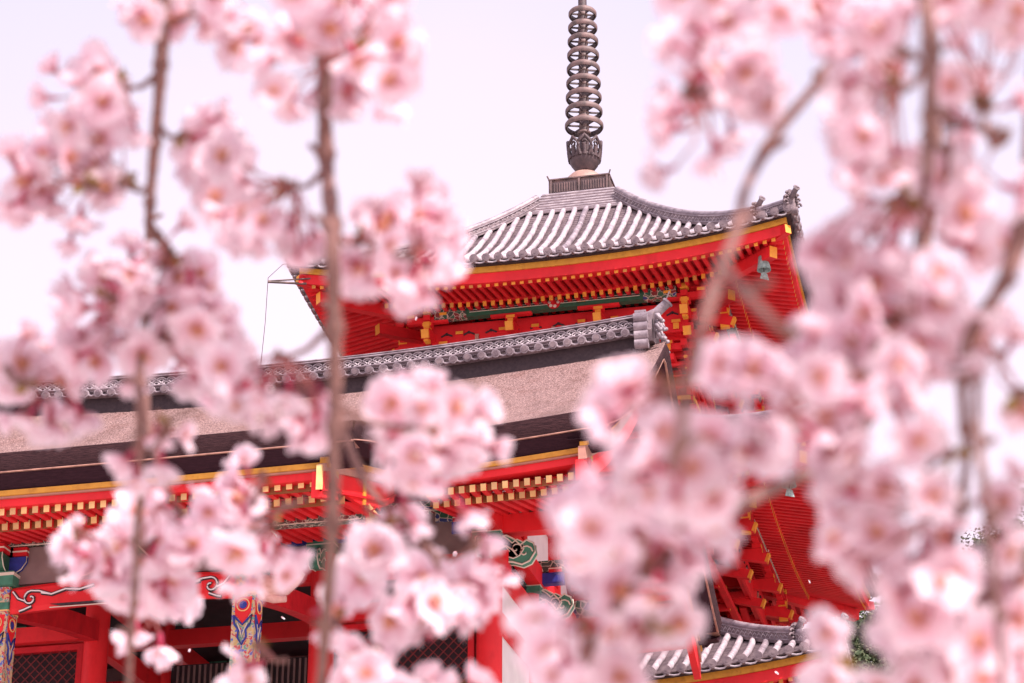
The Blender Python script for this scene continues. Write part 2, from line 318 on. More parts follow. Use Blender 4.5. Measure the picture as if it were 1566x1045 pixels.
def storey(z0, z1, bw, wb, zp, balcony, PM=RED2):
    """body from z0 to z1, half width bw; purlin at half width wb, height zp"""
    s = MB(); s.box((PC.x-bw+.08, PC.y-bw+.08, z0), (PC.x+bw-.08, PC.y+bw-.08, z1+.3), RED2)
    br = MB(); gb = MB(); tails = []; bal = MB()
    cols = (-bw, -bw*.34, bw*.34, bw); hl = wb*.8
    def side(k, T):
        X = T(1, 0, 0)-T(0, 0, 0); O = T(0, 1, 0)-T(0, 0, 0); Z = Vector((0, 0, 1))
        def bx(mb, x, w_, z, lx, lw, lz, m):
            mb.beam(T(x, w_-lw/2, z), T(x, w_+lw/2, z), lx, lz, m)
        # purlin: green with painted ends and a roundel
        bx(gb, 0, wb, zp, 2*hl-.35, .20, .25, PM)
        for e in (-1, 1): bx(gb, e*(hl-.55), wb+.002, zp, .75, .206, .255, PAINTG if PM is GREEN else PM)
        for dz in (-.05, .05): bx(gb, 0, wb+.105, zp+dz*.5, 2*hl-2.0, .012, .012, LINE)
        bx(gb, 0, wb+.105, zp, 2*hl-2.05, .008, .03, BLACK)
        gb.tube([T(0, wb+.1, zp), T(0, wb+.13, zp)], .15, RED2, 14)
        for q in range(6): gb.tube([T(.1*math.cos(q), wb+.13, zp+.1*math.sin(q)), T(.1*math.cos(q), wb+.14, zp+.1*math.sin(q))], .04, LINE, 6)
        bx(br, 0, wb-.15, zp+.2, 2*wb-.2, .16, .16, RED)
        # wall planes and tie beams
        bx(s, 0, wb-.42, zp-.42, 2*hl, .06, .7, RED)
        for zz, ww in ((zp-.62, wb-.5), (zp-.92, wb-.9), (zp-1.25, wb-1.2)): bx(br, 0, ww, zz, 2*hl+.2, .14, .15, RED)
        for i in range(11):             # small carved struts with black scroll marks, pale blocks
            x = (i-5)*(2*hl-.7)/10
            for e in (-1, 1): br.beam(T(x, wb-.37, zp-.30+.0), T(x+e*.13, wb-.37, zp-.36), .02, .035, BLACK)
            br.tube([T(x, wb-.39, zp-.30), T(x, wb-.365, zp-.30)], .035, BLACK, 8)
        for x in (-1.9, -.12, .1, -.34+.66, 1.75): bx(br, x, wb-.37, zp-.47, .085, .03, .2, PINKB)
        for x in cols:
            xx = x*hl/bw
            s.tube([T(x, bw, z0), T(x, bw, z1)], .16, RED, 12, False)
            # stepped bracket arms
            for st in range(3):
                w_ = bw+.2+(wb-bw-.2)*(st+1)/3; z = zp-.95+.30*st; f = x*(1+(hl/bw-1)*(st+1)/3)
                br.beam(T(f, bw-.1, z), T(f, w_+.12, z), .13, .15, RED, cap=ORNG)
                bx(br, f, w_, z+.13, .24, .2, .1, RED); bx(br, f, w_+.103, z+.13, .2, .006, .07, ORNG)
                bx(br, f, w_, z+.24, .95, .13, .14, RED)
                for e in (-1, 1):
                    bx(br, f+e*.38, w_, z+.35, .2, .2, .1, RED); bx(br, f+e*.38, w_+.103, z+.35, .17, .006, .07, ORNG)
            # tail rafters sloping down and out
            f = xx
            for dz, ln in ((-.85, -.15), (-.50, .25)):
                tail = MB(); tails.append(tail); tail.beam(T(f, bw, zp+dz+.38), T(f, wb+ln, zp+dz-.02), .17, .2, RED, cap=ORNG)
                tail.beam(T(f, wb+ln-.05, zp+dz), T(f, wb+ln+.004, zp+dz-.022), .176, .206, ORNG)
        # corner bracket stacks
        for e in (-1, 1):
            for i in range(5): bx(br, e*hl, wb+.04, zp+.1-.17*i, .17-.015*i, .2, .13, ORNG if i % 2 == 0 else RED)
            tail = MB(); tails.append(tail); tail.beam(T(e*bw, bw, zp-.2), T(e*(wb+.35), wb+.35, zp-.35), .2, .24, RED, cap=ORNG)
        if balcony:
            zb = z0+.95; wbal = bw+.75
            bx(bal, 0, wbal-.3, zb-.08, 2*wbal, .7, .09, RED)
            bx(bal, 0, wbal+.06, zb-.08, 2*wbal, .03, .1, GOLD)
            for zz, r_ in ((.22, .035), (.5, .03), (.78, .05)):
                bal.tube([T(-wbal-.25, wbal-.05, zb+zz+.05), T(-wbal, wbal-.05, zb+zz), T(wbal, wbal-.05, zb+zz), T(wbal+.25, wbal-.05, zb+zz+.05)], r_, RED, 6, True, ORNG)
            for i in range(9):
                x = -wbal+i*wbal/4; bx(bal, x, wbal-.05, zb+.38, .08, .08, .76, RED)
            for x in cols:
                for st in range(2):
                    w_ = bw+.3*(st+1); bx(bal, x*1.1, bw+.15*(st+1), zb-.55+.24*st, .14, .3*(st+1), .14, RED); bx(bal, x*1.1, w_+.15*st, zb-.43+.24*st, .6, .14, .12, RED)
                    for e in (-1, 0, 1): bx(bal, x*1.1+e*.25, w_+.15*st, zb-.32+.24*st, .17, .17, .1, ORNG)
    rot4(side, PC)
    o = s.build('storey', pagoda); br.build('brackets', o); gb.build('painted_purlin', o); [t_.build('tail_rafter', o) for t_ in tails]
    if balcony: bal.build('balcony', o)
    return o
roof_tier(5.48, 23.95, .46, 1.25, 27.42, .56, 41, 2.95)
roof_tier(5.93, 19.00, .48, 2.7, 20.95, .80, 42, 3.25)
roof_tier(6.00, 14.17, .48, 3.0, 16.25, .80, 41, 3.4)
storey(20.7, 23.3, 2.15, 3.70, 23.80, True, GREEN)
storey(15.9, 18.4, 2.25, 4.0, 18.83, False)
storey(9.5, 13.6, 2.7, 4.15, 14.0, False)
# crown of the top roof: stepped courses, dew basin, spire
t = MB()
for i in range(16):
    f = i/15; ww = 1.36-.46*f**.7; z = 27.40+.73*f
    t.box((PC.x-ww, PC.y-ww, z-.035), (PC.x+ww, PC.y+ww, z), TILE if i % 2 else TILED); t.box((PC.x-ww+.04, PC.y-ww+.04, z-.06), (PC.x+ww-.04, PC.y+ww-.04, z-.03), BLACK)
t.build('crown_courses', pagoda)
sp = MB(); sp.lathe((PC.x, PC.y, 0), [(.13, 28.6), (.125, 31), (.11, 34.6), (.05, 36.8), (.0, 37.2)], BRONZED, 12)
for z_ in (30.2, 30.65): sp.lathe((PC.x, PC.y, z_), [(.12, -.04), (.17, -.03), (.17, .03), (.12, .04)], BRONZE, 16)
spire = sp.build('spire', pagoda)
b = MB(); zb = 28.13
b.box((PC.x-.72, PC.y-.72, zb), (PC.x+.72, PC.y+.72, zb+.44), BRONZE); b.box((PC.x-.75, PC.y-.75, zb-.04), (PC.x+.75, PC.y+.75, zb-.002), BRONZE)
b.box((PC.x-.77, PC.y-.77, zb+.44), (PC.x+.77, PC.y+.77, zb+.47), BRONZE)
def sidep(k, T):
    for x0 in (-.36, .36):
        b.beam(T(x0, .735, zb+.22), T(x0, .752, zb+.22), .6, .3, BRONZED)
        for j in range(9): b.beam(T(x0-.25+j*.0625, .75, zb+.22), T(x0-.25+j*.0625, .768, zb+.22), .022, .24, BRONZE)
    for x0 in (-.7, 0, .7): b.beam(T(x0, .735, zb+.22), T(x0, .765, zb+.22), .05, .43, BRONZE)
rot4(sidep, PC)
for sx_ in (-1, 1):
    for sy_ in (-1, 1): b.tube([(PC.x+sx_*.75, PC.y+sy_*.75, zb+.46), (PC.x+sx_*.79, PC.y+sy_*.79, zb+.55)], .02, BRONZE, 6)
b.build('dew_basin', spire)
b = MB(); b.lathe((PC.x, PC.y, zb+.48), [(.52, 0), (.51, .12), (.46, .27), (.36, .38), (.16, .45), (.12, .46)], BRONZEL, 32); b.build('dome', spire)
# lotus: cup and eight upturned pierced petals
b = MB(); zl = 29.42
b.lathe((PC.x, PC.y, zl), [(.2, -.32), (.34, -.12), (.40, .05), (.36, .12), (.2, .1), (.12, .1)], BRONZED, 24)
for i in range(8):
    a = i*PI/4+.2; R_ = Vector((math.cos(a), math.sin(a), 0)); S_ = Vector((-math.sin(a), math.cos(a), 0)); Zv = Vector((0, 0, 1))
    def pp(s_, h_): return Vector((PC.x, PC.y, zl))+R_*(.36+.12*h_-.05*h_*h_)+S_*s_+Zv*h_*.9
    outl = [(-.10, 0), (-.17, .25), (-.15, .42), (-.05, .52), (0, .60), (.05, .52), (.15, .42), (.17, .25), (.10, 0)]
    b.tube([pp(*q) for q in outl], .045, BRONZED, 6)
    b.tube([pp(0, 0), pp(0, .28)], .06, BRONZED, 6)
    for e in (-1, 1): b.tube([pp(e*(.0+.06*math.sin(q)), .30+.07-.07*math.cos(q)) for q in np.linspace(0, 2*PI, 8)], .03, BRONZED, 5)
b.build('lotus', spire)
for i in range(9):
    f = i/8; z = 30.35+.41*i; R_ = .475-.125*f
    b = MB(); b.lathe((PC.x, PC.y, z), [(R_-.012, -.02), (R_+.012, .02), (R_+.012, .09), (R_-.015, .13)], BRONZE, 36); b.lathe((PC.x, PC.y, z), [(R_-.015, .13), (R_-.05, .12), (R_-.035, .06), (R_-.05, -.01), (R_-.012, -.02)], BRONZED, 36)  # darker bronze inside paints the shade within each ring
    b.lathe((PC.x, PC.y, z), [(.11, -.02), (.13, -.01), (.13, .07), (.11, .09)], BRONZE, 16)
    for j in range(6):
        a = j*PI/3+.35; d = Vector((math.cos(a), math.sin(a), 0)); c = Vector((PC.x, PC.y, z+.05))
        b.beam(c+d*.12, c+d*(R_-.02), .03, .045, BRONZED)
    b.build('ring', spire)
# lightning wire on the left corner
b = MB(); tip = Vector((-16.05, 44.6, 24.02)); cor = Vector((-15.3, 45.05, 24.1))
b.tube([cor, tip], .028, BRONZE, 6); b.tube([cor+Vector((.1, 0, .12)), tip+Vector((0, 0, .02))], .018, BRONZE, 6)
lw = b.build('lightning_rod', pagoda)
b = MB(); b.tube([tip+Vector((.9, .5, .6)), tip+Vector((.3, .1, .45)), tip+Vector((.0, 0, .1)), tip+Vector((-.02, 0, -1)), tip+Vector((-.16, 0, -3.5)), tip+Vector((-.2, 0, -8.5))], .008, BRONZED, 5); b.build('wire', lw)
# wind bells at the eave corners
def bell(loc, label):
    r = root('wind_bell', loc, label, 'bell', 'wind bells under the eave corners')
    b = MB(); L0 = Vector(loc)
    b.lathe(L0, [(0, .0), (.07, -.01), (.115, -.05), (.125, -.2), (.155, -.36), (.135, -.36), (.10, -.2), (.08, -.06), (0, -.03)], VERD, 20)
    b.tube([L0, L0+Vector((0, 0, .16))], .014, BLACK, 6); b.build('body', r)
    b = MB(); b.tube([L0+Vector((0, 0, -.05)), L0+Vector((0, 0, -.42))], .01, BLACK, 5)
    b.prism([(-.11, -.1), (.11, -.1), (.07, .04), (0, .07), (-.07, .04)], .012, VERD, (L0+Vector((0, 0, -.48)), Vector((.8, .6, 0)), Vector((0, 0, 1)), Vector((.6, -.8, 0)))); b.build('clapper', r)
    return r
bell((PC.x+4.88, PC.y-4.88, 23.93), 'small pale green bell hanging under the top roof corner of the pagoda')
bell((PC.x+5.22, PC.y-5.22, 18.80), 'small pale green bell hanging under the middle roof corner, lower of the two bells')
# ================================================================== GATE
GX = -11.9; HL = 6.5                    # ridge centre, half length of the roof
gate = root('gate', (GX, 33.8, 6.0), 'vermilion temple gate with brown bark roof, patterned tile ridge and painted porch columns', 'gate')
YR, YE, YB = 33.8, 28.75, 38.85; ZR, ZE = 16.50, 13.36
KX0, KX1, YK, ZK = GX-3.76, GX+3.76, 26.0, 12.60
def gl(x): return .30*min(1.2, abs((x-GX)/HL))**2
def gz(x, y):                           # top of the bark
    s_ = abs(y-YR)/(YR-YE)
    if s_ <= 1: return ZE+(ZR-ZE)*(.30*(1-s_)**2+.70*(1-s_))+gl(x)
    q = (YE-y)/(YE-YK)
    return ZE+(ZK-ZE)*(.72*q+.28*q*q)*1.0+gl(x)*(1-q*.8)
g = MB()
xs = list(np.linspace(GX-HL, GX+HL, 40))
for sgn, ye in ((-1, YE), (1, YB)):
    P = [[Vector((x, YR+(ye-YR)*s_, gz(x, YR+(ye-YR)*s_ if sgn < 0 else YR-(abs(ye-YR))*s_))) for x in xs] for s_ in np.linspace(0, 1, 24)]
    g.grid(P, BARK, True)
def slab_edge(x0, x1, y, nrm, ztop, uppr=.25, lowr=.19, back=.5):
    """two-layer cut bark edge along x at y; nrm = -1 faces the front"""
    P = []; Q = []; S = []
    for x in np.linspace(x0, x1, 30):
        z = ztop(x); P.append([Vector((x, y, z)), Vector((x, y+nrm*.03, z-.02)), Vector((x, y-nrm*.03, z-uppr))])
        Q.append([Vector((x, y-nrm*.05, z-uppr-.012)), Vector((x, y-nrm*.24, z-uppr-lowr)), Vector((x, y-nrm*back, z-uppr-lowr))])
        S.append([Vector((x, y-nrm*.02, z-uppr)), Vector((x, y-nrm*.02, z-uppr-.014)), Vector((x, y-nrm*.3, z-uppr-.012))])
    g.grid(P, BARKE, True); g.grid(Q, BARKD); g.grid(S, COPPER)
slab_edge(GX-HL, GX+HL, YE, -1, lambda x: gz(x, YE)); slab_edge(GX-HL, GX+HL, YB, 1, lambda x: gz(x, YE))
# porch extension of the bark roof
P = [[Vector((x, y, gz(x, y)+(.004 if y >= YE else 0))) for x in np.linspace(KX0, KX1, 30)] for y in np.linspace(YE+.25, YK, 14)]
g.grid(P, BARK, True); slab_edge(KX0, KX1, YK, -1, lambda x: gz(x, YK))
def verge(x, nrm, ys, zf, th=(.25, .19)):
    P = []; Q = []; S = []
    for y in ys:
        z = zf(x, y); P.append([Vector((x, y, z)), Vector((x+nrm*.03, y, z-.02)), Vector((x-nrm*.03, y, z-th[0]))])
        Q.append([Vector((x-nrm*.05, y, z-th[0]-.012)), Vector((x-nrm*.24, y, z-sum(th))), Vector((x-nrm*.6, y, z-sum(th)))])
        S.append([Vector((x-nrm*.02, y, z-th[0])), Vector((x-nrm*.02, y, z-th[0]-.014)), Vector((x-nrm*.3, y, z-th[0]-.012))])
    g.grid(P, BARKE, True); g.grid(Q, BARKD); g.grid(S, COPPER)
fold = lambda x, y: gz(x, y if y <= YR else 2*YR-y)
for nrm, x in ((1, GX+HL), (-1, GX-HL)): verge(x, nrm, np.linspace(YE, YB, 50), fold)
for nrm, x in ((1, KX1), (-1, KX0)): verge(x, nrm, np.linspace(YK, YE+.2, 14), gz)
groof = g.build('bark_roof', gate)
# verge boards of the big gable and side boards of the porch
def follow(mb, x0, x1, ys, zf, d0, d1, m):
    P = []
    for y in ys:
        z = zf((x0+x1)/2, y); P.append([Vector((x0, y, z-d0)), Vector((x1, y, z-d0)), Vector((x1, y, z-d1)), Vector((x0, y, z-d1))])
    mb.grid(P, m, False, True); mb.add(P[0], [(0,1,2,3)], m); mb.add(P[-1], [(0,1,2,3)], m)
for e in (-1, 1):
    b = MB(); x = GX+e*(HL-.32); ys = np.linspace(YE+.05, YB-.05, 50)
    follow(b, x, x-e*.1, ys, fold, .45, .51, GOLD); follow(b, x-e*.02, x-e*.12, ys, fold, .512, .70, PINKB); follow(b, x-e*.04, x-e*.16, ys, fold, .702, 1.0, RED)
    b.prism([(-.35, 0), (.35, 0), (.28, -.3), (.12, -.42), (.1, -.65), (0, -.8), (-.1, -.65), (-.12, -.42), (-.28, -.3)], .06*e, GREENL, ((x+e*.005, YR, fold(x, YR)-.95), (0, 1, 0), (0, 0, 1), (1, 0, 0)))
    b.build('gable_board', groof)
    b = MB(); x = GX+e*3.40; ys = np.linspace(YK+.12, YE+.6, 16)
    kz = lambda xx, y: gz(xx, y)-.05*math.sin(PI*(y-YK)/(YE-YK))
    follow(b, x, x-e*.1, ys, kz, .445, .53, GOLD); follow(b, x-e*.03, x-e*.12, ys, kz, .532, .63, PINKB); follow(b, x-e*.06, x-e*.2, ys, kz, .632, .98, RED)
    follow(b, x-e*.03, x-e*.09, ys, kz, .87, .90, RED2)
    follow(b, x-e*.045, x-e*.21, np.linspace(YK+1.85, YK+1.97, 3), kz, .63, .99, GOLD); follow(b, x-e*.055, x-e*.12, np.linspace(YK+.05, YK+.13, 3), kz, .55, .88, CREAM)
    c = Vector((x-e*.12, YK+2.35, gz(x, YK+2.35)-1.05))
    b.prism([(-.22, 0), (.22, 0), (.2, -.14), (.12, -.2), (.13, -.32), (.04, -.4), (0, -.52), (-.05, -.4), (-.13, -.3), (-.12, -.18), (-.2, -.14)], .07*e, CREAM, (c, (0, 1, 0), (0, 0, 1), (1, 0, 0)))
    b.build('porch_side_board', groof)
b = MB()
P = [[Vector((x, y, fold(x, y)-.54)) for x in np.linspace(GX-HL+.4, GX+HL-.4, 14)] for y in np.linspace(YE+1.2, YB-.6, 40)]
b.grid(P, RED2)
for e in (-1, 1):
    for i in range(50):
        y = YE+.9+i*(YB-YE-1.6)/49; b.beam((GX+e*4.3, y, fold(GX, y)-.66), (GX+e*(HL-.5), y, fold(GX, y)-.62), .07, .09, RED)
b.build('roof_soffit', groof)
# eave boards and rafters
def eave(x0, x1, y, zt, o2, run, rise):
    bd = MB(); r1 = MB(); r2 = MB()
    def bnd(ya, yb, d0, d1, m):
        P = []
        for x in np.linspace(x0, x1, 24):
            z = zt(x); P.append([Vector((x, ya, z-d0)), Vector((x, yb, z-d0)), Vector((x, yb, z-d1)), Vector((x, ya, z-d1))])
        bd.grid(P, m, False, True); bd.add(P[0], [(0,1,2,3)], m); bd.add(P[-1], [(0,1,2,3)], m)
    bnd(y+.20, y+.6, .445, .515, GOLD); bnd(y+.23, y+.6, .517, .54, PINKB); bnd(y+.27, y+.6, .542, .645, RED)
    n_ = int(abs(x1-x0)/.158)
    zf = lambda x: zt(GX)+gl(x)*.6
    for i in range(n_+1):
        x = x0+.1+(x1-x0-.2)*i/n_; z = zf(x)-.685
        r1.beam((x, y+.34+o2-.04, z+.04), (x, y+.34, z), .078, .10, RED, cap=random.choice((CREAM, CREAM, CREAM2)))
        r2.beam((x, y+run, z-.03+(run-.34-o2)*rise), (x, y+.34+o2, z-.03), .08, .11, RED, cap=random.choice((CREAM, CREAM, CREAM2)))
    zz = zf((x0+x1)/2)-.685
    bd.beam((x0, y+.42, zz+.01), (x1, y+.42, zz+.01), .03, .09, BROWN); bd.beam((x0, y+.42+o2, zz-.02), (x1, y+.42+o2, zz-.02), .03, .1, BROWN)
    bd.add([(x0, y+.4, zz+.05), (x1, y+.4, zz+.05), (x1, y+.4+o2, zz+.07), (x0, y+.4+o2, zz+.07)], [(0,1,2,3)], RED)
    bd.add([(x0, y+.34+o2, zz+.03), (x1, y+.34+o2, zz+.03), (x1, y+run, zz+.03+(run-.34-o2)*rise), (x0, y+run, zz+.03+(run-.34-o2)*rise)], [(0,1,2,3)], RED)
    o = bd.build('eave_board', groof); r1.build('upper_rafters', groof); r2.build('lower_rafters', groof)
eave(KX0+.39, KX1-.36, YK, lambda x: gz(x, YK), .45, 3.6, .18)
for xa, xb in ((GX-HL+.3, KX0-.05), (KX1+.05, GX+HL-.35)): eave(xa, xb, YE, lambda x: gz(x, YE), .36, 4.6, .24)
# ridge of the gate: box blackened for the shade beneath, roll-end course, scale band, cap roll
rg = MB()
def rz(x, dz): return ZR+gl(x)+(.09+(dz-.235)*.65)
X0, X1 = GX-HL+.75, GX+HL-.42
xr = np.linspace(X0, X1, 40)
def rband(hw, z0, z1, m, xa=None):
    P = [[Vector((x, YR-hw, rz(x, z0))), Vector((x, YR-hw, rz(x, z1))), Vector((x, YR+hw, rz(x, z1))), Vector((x, YR+hw, rz(x, z0)))] for x in (xr if xa is None else xa)]
    rg.grid(P, m, False, True); rg.add(P[0], [(0,1,2,3)], m); rg.add(P[-1], [(0,1,2,3)], m)
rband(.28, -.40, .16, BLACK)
rband(.37, .162, .19, TILER); rband(.32, .19, .30, TILED); rband(.36, .30, .325, TILER); rband(.38, .325, .355, TILED); rband(.40, .355, .38, TILER)
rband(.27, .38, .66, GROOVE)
rband(.33, .66, .69, TILER); rband(.30, .69, .715, TILED); rband(.33, .715, .74, TILER)
rg.tube([Vector((x, YR, rz(x, .79))) for x in xr], .09, TILER, 12)
for i in range(0, 40, 5): rg.tube([Vector((xr[i], YR, rz(xr[i], .79))), Vector((xr[i]+.05, YR, rz(xr[i], .79)))], .098, TILER, 12)
n_ = int((X1-X0)/.235)
for i in range(n_):
    x = X0+.15+i*.235; z = rz(x, .235)
    for sg in (-1, 1):
        rg.tube([(x, YR+sg*.26, z+.03), (x, YR+sg*.42, z-.005)], .072, TILER, 10); rg.tube([(x, YR+sg*.42, z-.005), (x, YR+sg*.432, z-.006)], .05, TILED, 10)
        rg.tube([(x+.12+.07*math.cos(q), YR+sg*.39, z+.0+.05*math.sin(q)) for q in np.linspace(PI, 2*PI, 5)], .018, TILER, 5)
n_ = int((X1-X0)/.17)
for i in range(n_+1):
    for row in range(3):
        x = X0+.06+(i+(.5 if row % 2 else 0))*.17
        if x > X1-.05: continue
        z = rz(x, .385+row*.08)
        rg.tube([Vector((x+.082*math.cos(q), YR-.285, z+.062*math.sin(q))) for q in np.linspace(0, PI, 7)], .014, TILE, 5, False)
        rg.tube([Vector((x+.045*math.cos(q), YR-.28, z+.036*math.sin(q))) for q in np.linspace(0, PI, 5)], .010, TILE, 4, False)
rdg = rg.build('tile_ridge', groof)
def end_ornament(e):
    b = MB(); x = (X1 if e > 0 else X0); z = rz(x, 0)-.02; c = Vector((x, YR, z))
    Z_ = .62
    b.box(tuple(c+Vector((-.02 if e > 0 else -.16, -.34, .0))), tuple(c+Vector((.16 if e > 0 else .02, .34, .56))), TILER)
    for k in range(4):                   # stacked half-round rolls on the front and rear cheeks
        for sg in (-1, 1): b.tube([c+Vector((e*-.02, sg*(.36+.02*(3-k)), .38-.14*k)), c+Vector((e*.2, sg*(.36+.02*(3-k)), .38-.14*k))], .085, TILER, 10)
    fr = lambda yy, zz, d: c+Vector((e*(.16+d), yy, zz*.66))
    b.prism([(-.36, .0), (-.42, .25), (-.34, .5), (-.25, .75), (-.1, .92), (.1, .92), (.25, .75), (.34, .5), (.42, .25), (.36, .0), (.15, .1), (-.15, .1)], .1*e, TILED, (fr(0, 0, .0), (0, 1, 0), (0, 0, .68), (1, 0, 0)))
    for yy, zz, rr_ in ((-.3,.15,.11),(.3,.15,.11),(-.28,.42,.1),(.28,.42,.1),(-.16,.68,.1),(.16,.68,.1),(0,.35,.14),(0,.55,.08),(-.38,.3,.07),(-.33,.6,.07)):
        b.tube([fr(yy, zz, .14)+Vector((e*.02*q, math.cos(q)*rr_*(1-q/8), math.sin(q)*rr_*(1-q/8))) for q in np.linspace(0, 5.5, 10)], .032, TILER, 6)
    b.tube([c+Vector((e*-.35, 0, .50)), c+Vector((e*.05, 0, .55)), c+Vector((e*.28, 0, .64)), c+Vector((e*.46, 0, .80))], .1, TILER, 12, True, None, Vector((0,0,1)), [.09, .085, .08, .075])
    b.tube([c+Vector((e*.45, 0, .79)), c+Vector((e*.475, 0, .815))], .095, TILER, 14, True, TILED)
    b.tube([c+Vector((e*.44, 0, .86)), c+Vector((e*.50, 0, 1.0))], .012, TILED, 5)
    b.build('ridge_end_tile', groof)
end_ornament(1); end_ornament(-1)
# body of the gate
ZG = 6.0
colx = (GX-4.25, GX-1.75, GX+1.75, GX+4.25); coly = (31.2, 33.8, 36.4)
for yy in coly:
    for x in colx:
        b = MB(); b.tube([(x, yy, ZG), (x, yy, ZG+.25)], .28, STONE, 16); b.tube([(x, yy, ZG+.25), (x, yy, 12.72)], .185, RED, 24); b.build('column', gate)
BX = (GX-1.75, GX+1.75)
for x in BX:                             # painted square porch columns
    b = MB(); y = 28.0; h = .155
    b.box((x-.3, y-.3, ZG), (x+.3, y+.3, ZG+.25), STONE); b.box((x-h, y-h, ZG+.25), (x+h, y+h, 11.42), PAINT)
    c = b.build('porch_column', gate)
    b = MB()
    for (nx, ny) in ((0, -1), (1, 0), (-1, 0), (0, 1)):
        U = Vector((-ny, nx, 0)); Nn = Vector((nx, ny, 0)); O = Vector((x, y, 10.78))+Nn*(h)
        b.prism([(-.12, .25), (.12, .25), (.11, .03), (0, -.12), (-.11, .03)], .006, RED, (O, U, (0, 0, 1), Nn))
        b.tube([O+U*.085*math.cos(q)+Vector((0, 0, .14+.085*math.sin(q)))+Nn*.012 for q in np.linspace(0, 2*PI, 15)], .009, CREAM, 5, False)
        b.prism([(.055*math.cos(q), .14+.055*math.sin(q)) for q in np.linspace(0, 2*PI, 9)[:-1]], .014, BLUE, (O, U, (0, 0, 1), Nn))
        b.tube([O+U*xx+Vector((0, 0, zz))+Nn*.01 for xx, zz in ((-.125, .0), (-.11, -.12), (-.05, -.2), (-.06, -.3), (0, -.4), (.06, -.3), (.05, -.2), (.11, -.12), (.125, 0), (.07, -.06), (0, -.13), (-.07, -.06), (-.125, 0))], .014, BLUE, 5)
        b.tube([O+U*xx*.7+Vector((0, 0, zz*.8-.03))+Nn*.012 for xx, zz in ((-.1, -.1), (-.04, -.22), (0, -.34), (.04, -.22), (.1, -.1))], .009, LINE, 5)
        b.prism([(-.155, .32), (.155, .32), (.155, .42), (-.155, .42)], .01, GREENL, (O, U, (0, 0, 1), Nn)); b.prism([(-.155, .3), (.155, .3), (.155, .318), (-.155, .318)], .012, CREAM, (O, U, (0, 0, 1), Nn))
    b.build('painted_motif', c)
    # capital with bow arms
    b = MB(); y = 28.0
    b.box((x-.22, y-.22, 11.43), (x+.22, y+.22, 11.62), GREENL); b.box((x-.235, y-.235, 11.56), (x+.235, y+.235, 11.60), LINE)
    def bow(cx_, cy_, z, half, m, ax=0):
        pl = [(-half, .16), (-half, .08), (-half*.8, -.02), (-half*.5, -.08), (half*.5, -.08), (half*.8, -.02), (half, .08), (half, .16)]
        U = Vector((1, 0, 0)) if ax == 0 else Vector((0, 1, 0)); Nn = Vector((0, -1, 0)) if ax == 0 else Vector((1, 0, 0))
        b.prism([(p_, q_) for p_, q_ in pl], .16, m, (Vector((cx_, cy_, z))-Nn*.08, U, (0, 0, 1), Nn))
        b.tube([Vector((cx_, cy_, z))+U*p_+Vector((0, 0, q_))+Nn*.085 for p_, q_ in pl], .008, LINE, 4)
        for e in (-1, 0, 1):
            cc = Vector((cx_, cy_, z+.23))+U*e*(half-.1); b.cbox(cc, (.2, .2, .12), RED2); b.cbox(cc+Vector((0, -.0, .0)), (.215, .215, .02), LINE)
    bow(x, y, 11.70, .33, BLUE); bow(x, y, 11.70, .33, GREEN, 1)
    b.build('bracket', gate)
# cloud-shaped noses
def nose(mb, o, u, n, s_=1., m=GREENL, line=LINE, th=.14):
    lo = [(0, -.14), (.1, -.15), (.19, -.16), (.30, -.20), (.40, -.16), (.47, -.05)]; hi = [(0, .18), (.1, .2), (.2, .14), (.28, .06), (.36, .12), (.45, .07)]
    u = Vector(u); n = Vector(n); o = Vector(o); Zv = Vector((0, 0, 1))
    def P_(q, sg): return o+(u*q[0]+Zv*q[1])*s_+n*sg*th/2
    mb.grid([[P_(l_, -1), P_(l_, 1), P_(h_, 1), P_(h_, -1)] for l_, h_ in zip(lo, hi)], m, False, True)
    for q in (0, -1): mb.add([P_(lo[q], -1), P_(lo[q], 1), P_(hi[q], 1), P_(hi[q], -1)], [(0,1,2,3)], m)
    for sg in (-1, 1):
        k = sg*1.06
        mb.tube([P_(q, k) for q in lo+hi[::-1]], .013*s_, line, 5)
        mb.tube([P_((.34+.10*(1-q/7)*math.cos(q), -.04+.10*(1-q/7)*math.sin(q)), k) for q in np.linspace(0, 6, 11)], .011*s_, line, 5)
        mb.tube([P_(q, k) for q in ((0, .02), (.1, .06), (.18, .0), (.24, -.08))], .011*s_, line, 5)
